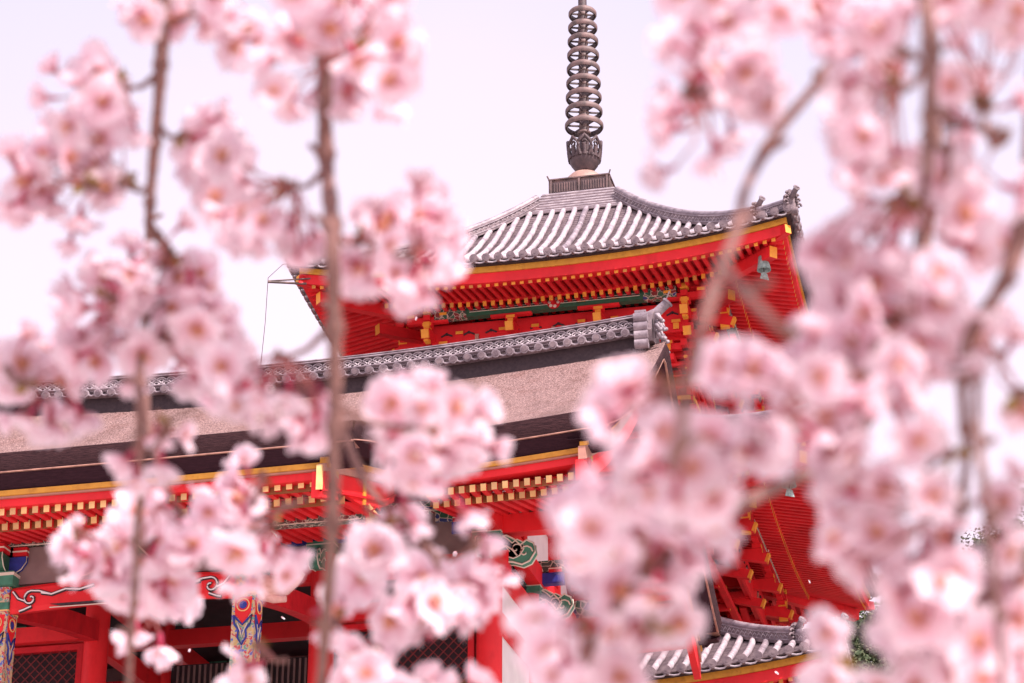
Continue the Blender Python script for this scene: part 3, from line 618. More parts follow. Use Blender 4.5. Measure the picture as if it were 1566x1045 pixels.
# rainbow beam of the porch with painted scrolls
b = MB(); y0 = 28.0; pts = np.linspace(BX[0]+.17, BX[1]-.17, 22)
def rb(x): q = (x-GX)/1.6; return .06*(1-q*q)
P = [[Vector((x, y0-.11, 11.04+rb(x)*.9)), Vector((x, y0-.13, 11.10+rb(x))), Vector((x, y0-.13, 11.36+rb(x))), Vector((x, y0-.09, 11.41+rb(x))), Vector((x, y0+.09, 11.41+rb(x))), Vector((x, y0+.13, 11.1+rb(x)))] for x in pts]
b.grid(P, RED, False, True)
pb = b.build('rainbow_beam', gate)
b = MB()
for e in (-1, 1):
    cx_ = GX+e*1.28; y = y0-.136
    for wd, m, dy in ((.026, BLACK, 0), (.011, WHITE, -.022)):
        b.tube([(cx_-e*.30, y+dy, 11.27)]+[(cx_-e*.12-e*.0, y+dy, 11.33)]+[(cx_+e*.0+e*(.11*(1-q/8))*math.cos(q+PI/2)*-1, y+dy, 11.23+.11*(1-q/8)*math.sin(q+PI/2)) for q in np.linspace(0, 6.5, 16)], wd, m, 6)
        b.tube([(cx_-e*.9, y+dy, 11.36), (cx_-e*.7, y+dy, 11.31), (cx_-e*.5, y+dy, 11.33), (cx_-e*.30, y+dy, 11.27), (cx_-e*.15, y+dy, 11.30)], wd*1.1, m, 6)
        b.tube([(cx_+e*.26, y+dy, 11.34), (cx_+e*.18, y+dy, 11.24), (cx_+e*.08, y+dy, 11.20)], wd, m, 6)
        b.tube([(cx_-e*.02, y+dy, 11.12), (cx_+e*.08, y+dy, 11.08), (cx_+e*.15, y+dy, 11.06)], wd, m, 6)
b.prism([(-1.0, 0), (1.0, 0), (.85, -.035), (-.85, -.035)], .012, BLACK, ((GX, y0-.127, 11.14), (1, 0, 0), (0, 0, 1), (0, -1, 0)))
b.prism([(-1.0, -.045), (1.0, -.045), (1.0, -.055), (-1.0, -.055)], .014, LINE, ((GX, y0-.127, 11.14), (1, 0, 0), (0, 0, 1), (0, -1, 0)))
b.build('painted_scroll', pb)
# carved pale noses on the outer faces of the porch columns
for e in (-1, 1):
    b = MB(); o = Vector((GX+e*1.93, 28.0, 11.2)); u = Vector((e, 0, 0))
    pts = [o, o+u*.18+Vector((0, 0, -.02)), o+u*.34+Vector((0, 0, -.01)), o+u*.47+Vector((0, 0, .05)), o+u*.55+Vector((0, 0, .14))]
    b.tube(pts, .1, PINKW, 10, True, None, Vector((0, 0, 1)), [.17, .16, .12, .075, .05]); b.tube([o+u*.5+Vector((0, -.02, .12)), o+u*.57+Vector((0, -.02, .17))], .065, PINKW, 8)
    b.tube([o+Vector((0, -.02, -.1)), o+u*.2+Vector((0, -.03, -.19)), o+u*.36+Vector((0, -.03, -.2))], .06, PINKW, 8, True, None, Vector((0, 0, 1)), [.08, .06, .045])
    for q in range(7): b.tube([o+u*(.12+.05*q)+Vector((0, -.1, .1-.012*q)), o+u*(.14+.05*q)+Vector((0, -.13, .04))], .02, PINKW, 6)
    b.build('carved_nose', gate)
# frieze, struts and panels above the porch beam
b = MB()
b.box((KX0+.4, 27.9, 12.02), (KX1-.45, 28.1, 12.24), PAINTD)
for i in range(12):
    x = KX0+.8+i*.56; b.tube([(x, 27.885, 12.12), (x, 27.9, 12.12)], .055, RED2, 12); b.tube([(x+.26, 27.887, 12.1), (x+.33, 27.887, 12.15), (x+.38, 27.887, 12.1)], .012, RED2, 5)
b.box((KX0+.4, 27.895, 12.005), (KX1-.45, 27.9, 12.018), LINE)
b.box((BX[0]+.2, 27.97, 11.48), (BX[1]-.2, 28.03, 12.0), TAUPE)
pz = b.build('porch_frieze', gate)
b = MB()                                 # frog-leg strut in the middle of the porch bay
for e in (-1, 1):
    b.prism([(0, .40), (e*.2, .38), (e*.38, .2), (e*.62, .06), (e*.66, 0), (e*.5, 0), (e*.3, .1), (e*.18, .24), (0, .26)], .1, GREEN, ((GX, 27.94, 11.5), (1, 0, 0), (0, 0, 1), (0, -1, 0)))
    b.tube([(GX+e*xx, 27.835, 11.5+zz) for xx, zz in ((0, .40), (.2, .38), (.38, .2), (.62, .06), (.66, 0), (.5, 0), (.3, .1), (.18, .24), (0, .26))], .012, LINE, 5)
b.cbox((GX, 27.92, 11.97), (.3, .2, .1), BLUE); b.build('frog_leg_strut', gate)
# beams from porch columns back to the gate (shrimp beams)
for x in BX:
    b = MB(); P = [Vector((x, 28.15+q*2.9, 11.25+.5*q*q*(1.5-.5*q)+.12*math.sin(PI*q))) for q in np.linspace(0, 1, 12)]
    for i in range(11): b.beam(P[i], P[i+1], .2, .3, RED2)
    b.build('curved_tie_beam', gate)
# main frame beams
def beamobj(nm, p, q, wd, h, m): b = MB(); b.beam(p, q, wd, h, m); return b.build(nm, gate)
xa, xb = colx[0], colx[3]
for yy in (31.2, 36.4):
    beamobj('head_beam', (xa-.3, yy, 12.42), (xb+.3, yy, 12.42), .2, .26, RED)
beamobj('head_beam', (xa-.3, 33.8, 12.42), (xb+.3, 33.8, 12.42), .2, .26, RED)
for x in colx:
    for (ya, yb) in ((31.2, 33.8), (33.8, 36.4)):
        beamobj('side_beam', (x, ya+.18, 12.42), (x, yb-.18, 12.42), .2, .30, RED)
        beamobj('side_tie', (x, ya+.18, 11.65), (x, yb-.18, 11.65), .16, .3, RED)
        beamobj('side_tie', (x, ya+.18, 9.2), (x, yb-.18, 9.2), .16, .3, RED)
for e in (-1, 1):                       # white plaster side walls and gable
    x = GX+e*4.25; b = MB()
    for ya, yb in ((31.36, 33.64), (33.96, 36.24)):
        b.box((x-.03, ya, 11.8), (x+.03, yb, 12.27), WHITE); b.box((x-.03, ya, ZG+.5), (x+.03, yb, 9.05), WHITE); b.box((x-.03, ya, 9.35), (x+.03, yb, 11.5), WHITE)
    b.build('plaster_wall', gate)
    b = MB(); b.prism([(-2.8, 12.75-12.75), (2.8, 0), (.4, 2.1), (-.4, 2.1)], .06, WHITE, ((x, YR, 13.35), (0, 1, 0), (0, 0, 1), (1, 0, 0)))
    g_ = b.build('gable_wall', gate)
    b = MB()
    for zz, hw in ((12.98, 3.3), (14.2, 1.9)): b.beam((x+e*.12, YR-hw, zz), (x+e*.12, YR+hw, zz), .2, .32, RED)
    for yy in (-1.2, 1.2): b.beam((x+e*.12, YR+yy, 13.14), (x+e*.12, YR+yy, 14.04), .2, .2, RED, Vector((0, 1, 0)))
    b.beam((x+e*.12, YR, 14.36), (x+e*.12, YR, 15.6), .2, .24, RED, Vector((0, 1, 0)))
    for yy in (-2.6, 2.6, 0): nose(b, (x+e*.1, YR+yy, 12.6), (e, 0, 0), (0, 1, 0), .9)
    b.build('gable_frame', g_)
    # purlin ends running out to the gable boards
    for yy, zz in ((31.2, 12.95), (36.4, 12.95), (32.5, 14.35), (35.1, 14.35), (33.8, 15.65)):
        b = MB(); b.beam((x, yy, zz), (GX+e*(HL-.5), yy, zz), .24, .28, RED, cap=CREAM); b.build('purlin_end', gate)
# column-head brackets with blue and green bows, scroll noses
def head_bracket(x, y, e, fr):
    b = MB()
    z = 12.79
    b.cbox((x, y, z), (.42, .42, .16), GREENL); b.cbox((x, y, z+.03), (.44, .44, .02), LINE)
    for (dx_, dy_, m, zz, hl) in ((1, 0, BLUE, .17, .55), (0, 1, BLUE, .17, .5), (1, 0, PAINTG, .37, .8)):
        b.cbox((x, y, z+zz), (.16 if not dx_ else hl*2, .16 if not dy_ else hl*2, .17), m)
        for k in (-1, 0, 1): b.cbox((x+dx_*k*(hl-.12), y+dy_*k*(hl-.12), z+zz+.125), (.2, .2, .075), RED2); b.cbox((x+dx_*k*(hl-.12), y+dy_*k*(hl-.12), z+zz+.145), (.212, .212, .015), LINE)
    if fr: nose(b, (x, y-.15, 12.55), (0, -1, 0), (1, 0, 0), .9)
    if e: nose(b, (x+e*.15, y, 12.55), (e, 0, 0), (0, 1, 0), 1.15)
    b.build('column_bracket', gate)
for x in colx:
    for y in coly: head_bracket(x, y, -1 if x == colx[0] else (1 if x == colx[3] else 0), y == 31.2)
b = MB(); b.box((xa-.9, 31.1, 13.22), (xb+.9, 31.3, 13.40), PAINTG); b.box((xa, 31.17, 12.55), (xb, 31.23, 13.22), TAUPE); b.box((xa-.9, 36.3, 13.22), (xb+.9, 36.5, 13.4), PAINTG); b.box((xa, 36.37, 12.55), (xb, 36.43, 13.22), TAUPE)
b.box((xa-.9, 31.085, 13.235), (xb+.9, 31.098, 13.25), LINE); b.build('painted_purlin', gate)
# lattice windows in the side bays, red rails
def lattice(x0, x1, y, z0, z1):
    b = MB(); f = .09
    for (a, c_) in (((x0, z0), (x1, z0+f)), ((x0, z1-f), (x1, z1)), ((x0, z0+f), (x0+f, z1-f)), ((x1-f, z0+f), (x1, z1-f))): b.box((a[0], y-.05, a[1]), (c_[0], y+.05, c_[1]), RED2)
    o = b.build('lattice_window', gate); b = MB(); s_ = .15
    w_ = x1-x0-2*f; h_ = z1-z0-2*f; n_ = int((w_+h_)/s_)
    for i in range(n_):
        for sg in (-1, 1):
            u0 = i*s_; a = max(0, u0-h_); c_ = min(w_, u0)
            if c_-a < .03: continue
            z_a, z_c = u0-a, u0-c_
            xs_ = (x0+f+a, x0+f+c_) if sg > 0 else (x1-f-a, x1-f-c_)
            b.beam((xs_[0], y+sg*.011, z0+f+z_a), (xs_[1], y+sg*.011, z0+f+z_c), .014, .012, LATR, Vector((0, 1, 0)))
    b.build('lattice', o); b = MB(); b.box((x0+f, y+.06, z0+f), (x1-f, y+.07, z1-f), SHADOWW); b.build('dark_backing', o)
for (x0, x1) in ((colx[0]+.2, colx[1]-.2), (colx[2]+.2, colx[3]-.2)):
    lattice(x0+.08, x1-.05, 31.35, 8.0, 11.66)
    beamobj('rail', (x0, 31.28, 11.82), (x1, 31.28, 11.82), .16, .24, RED); beamobj('rail', (x0, 31.28, 7.9), (x1, 31.28, 7.9), .16, .2, RED)
# centre passage: posts, transom grille, dark ceiling, carved transom at the back
for x in (colx[1]+.55, colx[2]-.55): beamobj('door_post', (x, 33.8, ZG), (x, 33.8, 11.9), .22, .22, RED2) if False else None
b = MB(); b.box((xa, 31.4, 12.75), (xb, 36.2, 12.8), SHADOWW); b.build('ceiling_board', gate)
b = MB(); y = 33.8
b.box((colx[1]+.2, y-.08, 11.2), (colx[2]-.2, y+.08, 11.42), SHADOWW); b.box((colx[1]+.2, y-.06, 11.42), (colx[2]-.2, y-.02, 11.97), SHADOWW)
for i in range(34): x = colx[1]+.3+i*.092; b.box((x, y-.085, 11.45), (x+.035, y-.06, 11.95), TAUPE)
b.build('transom_grille', gate)
b = MB(); y = 36.4
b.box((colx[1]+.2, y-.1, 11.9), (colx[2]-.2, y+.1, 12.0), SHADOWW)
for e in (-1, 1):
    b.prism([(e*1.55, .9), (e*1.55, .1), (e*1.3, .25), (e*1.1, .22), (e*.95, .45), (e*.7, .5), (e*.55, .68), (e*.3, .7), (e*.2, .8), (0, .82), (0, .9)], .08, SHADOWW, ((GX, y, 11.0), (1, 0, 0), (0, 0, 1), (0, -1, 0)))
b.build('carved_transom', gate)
# ================================================================== TERRACES, GROUND, HILL
def struct(mb, name, loc=None): o = mb.build(name); tag(o, kind='structure'); return o
b = MB(); b.add([(-900, -300, 0), (900, -300, 0), (900, 900, 0), (-900, 900, 0)], [(0,1,2,3)], GRAVEL); struct(b, 'ground')
b = MB(); b.box((-40, 24, -.5), (30, 41.5, 6.0), STONE); struct(b, 'terrace')
b = MB(); b.box((-45, 41.5, -.5), (35, 64, 9.5), STONE); struct(b, 'terrace')
st = MB()
for i in range(36): st.box((GX-4, 24-.34*(36-i), -.4), (GX+4, 24-.34*(35-i), (i+1)*6.0/36-.004), STONE)
struct(st, 'stone_steps')
def hillz(x, y):
    q = max(0, min(1, (y-66)/78)); q = q*q*(3-2*q)
    H = 45.5+max(-12, min(16, .62*x))
    return -.3+H*q+1.2*math.sin(x*.21)*math.sin(y*.17)*q
P = [[Vector((x, y, hillz(x, y))) for x in np.linspace(-260, 320, 70)] for y in np.linspace(66, 360, 44)]
SOIL = mat('hill soil', (.05, .06, .035), .95, 1.4, .4, (.03, .04, .02))
b = MB(); b.grid(P, SOIL, True); struct(b, 'hill')
# far wood: leaf clumps over the hillside
LEAF = mat('evergreen leaves', (.085, .115, .055), .8, 2, .5, (.04, .06, .035), spec=.2)
LEAF2 = mat('lighter leaves', (.12, .13, .07), .8, 2, .5, (.075, .085, .045), spec=.2)
rng = random.Random(3)
b = MB()
cr = []
for i in range(230):
    y = 92+rng.random()*64; x = -30+rng.random()*46
    cr.append((x, y, hillz(x, y), 2.2+rng.random()*1.6))
for (x, y, z, r_) in cr:
    m = LEAF if rng.random() < .6 else LEAF2
    b.tube([(x, y, z-.5), (x, y, z+r_)], .2, BLACK, 5, False)
    for k in range(9):
        ox, oy, oz = [rng.gauss(0, .42) for _ in range(3)]; cc = Vector((x+ox*r_*.7, y+oy*r_*.7, z+r_*1.2+oz*r_*.6)); rr_ = r_*(.28+.2*rng.random())
        b.lathe(cc, [(0, -rr_*.42), (rr_*.3, -rr_*.3), (rr_*.42, 0), (rr_*.3, rr_*.3), (0, rr_*.42)], LEAF, 6, False)
        for q in range(170):
            d = Vector((rng.gauss(0, 1), rng.gauss(0, 1), rng.gauss(0, 1))).normalized(); p = cc+d*rr_*(.75+.35*rng.random())
            s_ = .05+.08*rng.random(); a = Vector((rng.gauss(0, 1), rng.gauss(0, 1), rng.gauss(0, .6))).normalized(); c2 = a.cross(d).normalized()
            b.add([p-a*s_, p+c2*s_*.8, p+a*s_, p-c2*s_*.8], [(0,1,2,3)], m)
o = b.build('far_wood'); tag(o, 'dark green evergreen wood covering the hillside behind the pagoda', 'wood', kind='stuff')
#BLOSSOMS
# ================================================================== CHERRY BRANCHES
def petal_mat():
    m = bpy.data.materials.new('cherry petal'); m.use_nodes = True; n = m.node_tree.nodes; l = m.node_tree.links; n.clear()
    o = n.new('ShaderNodeOutputMaterial'); a = n.new('ShaderNodeAttribute'); a.attribute_name = 'rad'
    r = n.new('ShaderNodeValToRGB'); e = r.color_ramp.elements
    e[0].position = .04; e[0].color = (.76, .36, .36, 1); e[1].position = .18; e[1].color = (.88, .60, .68, 1)
    k = e.new(.55); k.color = (.94, .76, .83, 1); k = e.new(1.); k.color = (.95, .82, .88, 1)
    l.new(a.outputs['Fac'], r.inputs[0])
    oi = n.new('ShaderNodeObjectInfo'); mp = n.new('ShaderNodeMapRange'); mp.inputs['To Min'].default_value = .88; mp.inputs['To Max'].default_value = 1.06; l.new(oi.outputs['Random'], mp.inputs['Value'])
    hs = n.new('ShaderNodeHueSaturation'); l.new(r.outputs[0], hs.inputs['Color']); l.new(mp.outputs[0], hs.inputs['Value'])
    d = n.new('ShaderNodeBsdfDiffuse'); t = n.new('ShaderNodeBsdfTranslucent'); x = n.new('ShaderNodeMixShader'); x.inputs[0].default_value = .48
    l.new(hs.outputs[0], d.inputs[0]); l.new(hs.outputs[0], t.inputs[0]); l.new(d.outputs[0], x.inputs[1]); l.new(t.outputs[0], x.inputs[2]); l.new(x.outputs[0], o.inputs[0])
    return m
PETAL = petal_mat()
STAMEN = mat('stamen', (.72, .25, .20), .6); ANTHER = mat('anther', (.66, .30, .16), .6)
CALYX = mat('crimson calyx', (.36, .025, .07), .5); PEDI = mat('flower stalk', (.36, .11, .10), .5)
WOOD = mat('cherry twig bark', (.30, .155, .13), .75, 2.2, 260, (.18, .085, .075), .5, 400)
BRACT = mat('young leaf', (.30, .20, .035), .6, 1.5, 200, (.22, .09, .03))
FR = random.Random(11)
def flower_mesh(kind, seed):
    g = random.Random(seed); mb = MB(); rad = []
    def put(vs, fs, m, rv): mb.add(vs, fs, m, True); rad.extend(rv)
    el0 = {'open': (.05, .16, .30, .10, .22, -.02, .42)[seed % 7], 'half': .85, 'bud': 1.42}[kind]; Rm = {'open': .0182, 'half': .0175, 'bud': .0105}[kind]
    for ring in range(2 if kind == 'open' and seed == 4 else 1):
        for k in range(5):
            a = 2*PI*(k+.5*ring)/5+g.gauss(0, .13); el = el0+g.gauss(0, .2)+ring*.35; R_ = Rm*(1-.22*ring)*g.uniform(.93, 1.06); curl = g.uniform(-.45, .25); tw = g.gauss(0, .18)
            vs = []; rv = []; nS, nT = 8, 7
            for i in range(nS):
                q = i/(nS-1)
                hw = R_*.50*math.sin(PI*min(1, (.03+.83*q**.95)))**.8*(1 if q < .99 else .84)
                for j in range(nT):
                    t_ = -1+2*j/(nT-1); L_ = R_*(.07+.93*q)
                    if q > .85: L_ -= R_*.26*max(0, 1-abs(t_)*2.2)*(q-.85)/.15
                    L_ *= 1-.10*t_*t_*q
                    w_ = hw*t_; up = .16*R_*t_*t_*(q)+.04*R_*math.sin(7*t_+seed+k)*q+tw*w_*q
                    e_ = el+curl*q*q
                    vs.append((math.cos(a)*(L_*math.cos(e_)-up*math.sin(e_))-math.sin(a)*w_, math.sin(a)*(L_*math.cos(e_)-up*math.sin(e_))+math.cos(a)*w_, L_*math.sin(e_)+up*math.cos(e_)+.0004*k+.0006*ring)); rv.append(q)
            put(vs, [(i*nT+j, i*nT+j+1, (i+1)*nT+j+1, (i+1)*nT+j) for i in range(nS-1) for j in range(nT-1)], PETAL, rv)
    if kind != 'bud':
        for k in range(18):
            a = g.uniform(0, 2*PI); sp_ = g.uniform(.1, .62); L_ = g.uniform(.005, .0085); d = Vector((math.cos(a)*math.sin(sp_), math.sin(a)*math.sin(sp_), math.cos(sp_)))
            n0 = len(mb.v); mb.tube([d*.0005, d*L_], .00022, STAMEN, 3, False); mb.lathe(d*L_, [(0, -.0007), (.0009, -.0003), (.0009, .0003), (0, .0007)], ANTHER, 5); rad.extend([1]*(len(mb.v)-n0))
    n0 = len(mb.v)
    mb.lathe((0, 0, 0), [(0, -.0085), (.0011, -.008), (.0019, -.0055), (.0017, -.002), (.0024, .0006), (.0, .0009)], CALYX, 8)
    for k in range(5):
        a = 2*PI*(k+.5)/5; d = Vector((math.cos(a), math.sin(a), 0)); e_ = Vector((-d.y, d.x, 0)); dn = -.0006 if kind == 'open' else .0035
        mb.add([d*.0015-e_*.0013, d*.0015+e_*.0013, d*.0062+Vector((0, 0, dn))], [(0, 1, 2)], CALYX)
    rad.extend([1]*(len(mb.v)-n0))
    me = bpy.data.meshes.new('blossom'); me.from_pydata(mb.v, [], mb.f)
    for m in mb.mats: me.materials.append(m)
    me.polygons.foreach_set('material_index', mb.m); me.polygons.foreach_set('use_smooth', mb.sm)
    at_ = me.attributes.new('rad', 'FLOAT', 'POINT'); at_.data.foreach_set('value', rad); me.update(); return me
FM = {'open': [flower_mesh('open', k) for k in range(7)], 'half': [flower_mesh('half', 20+k) for k in range(5)], 'bud': [flower_mesh('bud', 40+k) for k in range(2)]}
def blossom(parent, x, y, size, mode, ang, D, hub):
    """one flower; returns the point its stalk reaches"""
    kind = {'f': 'open', 's': 'half', 'o': 'open', 'b': 'bud'}[mode]
    a = math.radians(ang) if ang is not None else FR.uniform(0, 2*PI)
    lat = RT*math.cos(a)-UP*math.sin(a)
    if mode == 'f': th = math.radians(FR.uniform(5, 45) if FR.random() < .66 else FR.uniform(45, 78))
    elif mode == 'o': th = math.radians(FR.uniform(50, 70))
    else: th = math.radians(FR.uniform(72, 100))
    ax = (-FW*math.cos(th)+lat*math.sin(th)).normalized()
    d = D+FR.uniform(-.02, .02); sc_ = max(.55, min(1.25, size*d/FPX/.0315))*FR.uniform(.93, 1.1)
    if kind == 'bud': sc_ = max(.8, min(1.4, size*d/FPX/.02))
    P = at(x, y, d)-ax*(.0075 if kind != 'open' else .002)*sc_
    o = bpy.data.objects.new('blossom', FR.choice(FM[kind])); col.objects.link(o)
    o.parent = parent; q = ax.to_track_quat('Z', 'Y'); o.rotation_mode = 'QUATERNION'
    from mathutils import Quaternion
    o.rotation_quaternion = q @ Quaternion((0, 0, 1), FR.uniform(0, 2*PI)); o.scale = (sc_,)*3; o.location = P-wloc(parent)
    return P-ax*.008*sc_, ax
def branch(D, label, stems, clusters, wood_mat=None):
    """stems: [(radius_mm, [(x, y, dD), ...])]; clusters: [(hub x, hub y, twig start or None, flowers)]"""
    p0 = at(*stems[0][1][0][:2], D+stems[0][1][0][2])
    r = root('cherry_branch', p0, label, 'cherry branch', 'cherry branches hanging in front of the camera')
    for rad, pts in stems:
        b = MB(); P = [at(x, y, D+dd) for x, y, dd in pts]
        # smooth the polyline and roughen it slightly
        Q = []
        for i in range(len(P)-1):
            p_1 = P[max(0, i-1)]; p0_, p1_ = P[i], P[i+1]; p2_ = P[min(len(P)-1, i+2)]
            for k in range(6):
                t_ = k/6; Q.append(.5*((2*p0_)+(p1_-p_1)*t_+(2*p_1-5*p0_+4*p1_-p2_)*t_*t_+(3*p0_-p_1-3*p1_+p2_)*t_**3))
        Q.append(P[-1]); n_ = len(Q)
        rr = [rad/1000*(1.18-.42*i/n_)*(1+FR.gauss(0, .07)+(.42 if i % 9 == 5 else 0)) for i in range(n_)]
        b.tube(Q, 1, WOOD, 9, True, None, Vector((0, 1, 0)), rr)
        for i in range(5, n_-1, 9):
            sd_ = (RT*FR.choice((-1, 1))+UP*FR.uniform(-.2, .6)-FW*FR.uniform(-.6, .6)).normalized(); L_ = FR.uniform(.003, .009)
            b.tube([Q[i], Q[i]+sd_*L_*.6, Q[i]+sd_*L_+UP*.001], 1, WOOD, 6, True, None, Vector((.1, 1, 0)), [.0022, .0016, .0012])
        b.build('stem', r)
    for cl_ in clusters:
        hx, hy, tw, fl = cl_[:4]; dd = cl_[4] if len(cl_) > 4 else 0
        Dh = D+dd; H_ = at(hx, hy, Dh); b = MB()
        if tw:
            T_ = at(tw[0], tw[1], Dh); pts = [T_, T_*.6+H_*.4+UP*-.004, T_*.2+H_*.8+UP*-.003, H_]
            b.tube(pts, 1, WOOD, 8, True, None, Vector((0, 1, 0)), [.0019, .0014, .0013, .0018])
            for k in range(3): b.lathe(pts[2]*(k/3)+H_*(1-k/3), [(0, -.0024), (.0026, -.0008), (.0026, .0008), (0, .0024)], WOOD, 7)
        for k in range(4):               # bud scales and young leaves round the hub
            d = Vector((FR.gauss(0, 1), FR.gauss(0, 1), FR.gauss(0, 1))).normalized(); e_ = d.cross(Vector((.3, .5, .8))).normalized(); L_ = FR.uniform(.004, .010)
            b.add([H_, H_+d*L_*.5+e_*L_*.3, H_+d*L_, H_+d*L_*.5-e_*L_*.3], [(0, 1, 2, 3)], BRACT)
        root_loc = wloc(r); cluster = bpy.data.objects.new('blossom_cluster', None)
        ends = []
        # the cluster mesh (stalks) is made first so the flowers can hang on it
        me_holder = []
        cobj = bpy.data.objects.new('blossom_cluster', bpy.data.meshes.new('blossom_cluster')); col.objects.link(cobj); cobj.parent = r; cobj.location = H_-root_loc
        bpy.data.objects.remove(cluster)
        for ti, tok in enumerate(fl.split(',')):
            w_ = tok.split(); x, y, s_ = float(w_[0]), float(w_[1]), float(w_[2]); mode = 'f'; ang = None
            if ti >= 3 and len(w_) < 4 and FR.random() < .46:          # most flowers turn away from the bud they grow from
                mode = FR.choice('sso'); ang = math.degrees(math.atan2(y-hy, x-hx))+FR.uniform(-35, 35)
            if len(w_) > 3: mode = w_[3][0]; ang = float(w_[3][1:]) if len(w_[3]) > 1 else None
            e, ax = blossom(cobj, x, y, s_, mode, ang, Dh+FR.uniform(-.03, .03), H_)
            mid = H_*.5+e*.5-ax*.006; b.tube([H_, H_*.6+mid*.4, mid*.5+e*.5-ax*.003, e+ax*.001], .00055, PEDI, 5, False)
        me = cobj.data; me.from_pydata([Vector(v)-H_ for v in b.v], [], b.f)
        for m in b.mats: me.materials.append(m)
        me.polygons.foreach_set('material_index', b.m); me.polygons.foreach_set('use_smooth', b.sm); me.update()
    return r
branch(1.12, 'slim cherry branch farthest left, brown stem bare between small flower clusters', [
    (3.0, [(262,-260,0),(256,-60,0),(248,70,0),(243,150,0),(236,230,0),(231,290,0),(228,345,0)]),
    (2.2, [(228,345,0),(243,365,0),(258,388,0),(250,420,.02),(225,480,.03),(214,560,-.02),(214,620,-.05),(214,700,-.04),(212,790,.0),(206,900,.04),(199,980,.06),(196,1090,.06)])],
 [(182,128,(240,115),'150 112 95,155 160 90,192 168 62 s100,210 212 66 s75,150 95 66 s280,78 100 60 s230,118 118 76 s250,60 150 64 s180,150 172 68,108 195 68,196 182 58 s60,75 182 50 s160'),
  (190,276,(232,285),'154 211 80,112 228 90,164 290 72,120 345 74 s95,104 380 60 s110,170 305 60 s80,75 215 76 s200,45 240 80 s230,62 235 60,105 242 70,150 250 60'),
  (128,278,(192,276),'43 274 92,60 308 90 s110,30 325 70 s100,15 228 80 s250,5 320 60 s150,62 245 60,60 302 76,25 330 58 s120,84 322 60 s80'),
  (282,205,(240,190),'345 172 62 s330,305 225 92,342 212 88 s0,352 250 90,300 268 62,366 285 60 s40,318 190 62,330 290 80,372 230 60 s10'),
  (300,14,(256,20),'200 18 72 s190,225 32 74,267 34 84,245 5 80,345 26 86,380 38 76,352 66 84,372 92 66 s80,330 -8 80,190 -8 70,398 62 56 s0,318 48 60 s60,290 -10 60 s300'),
  (258,400,None,'205 372 66 s285,201 414 88,162 425 86,228 440 80,268 419 84,302 415 76,325 440 64 s20,145 405 62 s200,285 340 52 s320,240 392 60,318 470 80,290 452 84'),
  (168,455,(220,440),'98 445 74 s185,92 480 78 s175,112 515 88 s165,198 458 92,152 503 90,118 470 80,105 550 80 s160,170 480 80,150 548 90,188 530 90'),
  (262,505,(218,520),'217 542 88,262 470 80,300 500 90,342 486 78 s0,335 528 92,359 552 78,280 548 90,205 592 72 s95,290 590 80 s110,325 588 84,250 520 84,385 600 66 s60'),
  (46,586,(8,560),'45 508 56 s310,36 556 82,8 560 76,98 578 86,22 590 70,75 625 60,75 662 84 s95,128 648 76 s70,38 650 74 s115,8 645 56 s150,104 632 60 s90,70 540 62'),
  (255,655,(214,690),'287 665 62 s5,242 678 66 s80,186 712 66 s130,246 724 74 s90,212 742 58 s80',-.04)])
branch(1.32, 'low cherry branch tip with pale flowers hanging before the scroll-painted red beam', [
    (2.0, [(262,-300,.10),(248,70,.1),(233,260,.1),(222,480,.08),(225,640,.05),(262,760,.01),(312,818,0)]), (1.5, [(312,818,0),(370,806,0),(430,780,-.05),(470,762,-.08)])],
 [(218,760,(214,740),'205 790 92,190 832 94,248 788 80 s90,258 830 82,222 868 84,236 760 60 s60,204 900 86 s100,180 925 66 s110,232 925 66 s80'),
  (118,812,(214,820),'112 806 56 s240,98 838 74 s200,140 868 86,170 896 84,112 862 66 s160,160 850 80,132 832 60,196 880 70'),
  (312,818,None,'308 755 58 s300,318 782 60,284 802 40 b180,292 840 84,262 890 80,345 800 80,268 850 70,250 925 84 s95,335 830 70,225 905 74,282 915 60 s95'),
  (402,726,(370,800),'375 700 74 s260,352 735 66 s220,362 768 84,345 812 70,372 800 60 s90'),
  (420,800,(380,804),'362 842 92,398 868 90 s100,430 850 70 s60,382 900 76 s100,456 858 62 s30,352 900 60 s110,436 880 56,385 830 70',-.03),
  (205,930,None,'290 932 66 s25,190 980 66 s160,212 975 52 s80,246 1004 72 s85,268 945 30 b80',.18),
  (395,985,(440,1010),'360 1022 84 s170,356 1052 70 s140,378 1040 60')])
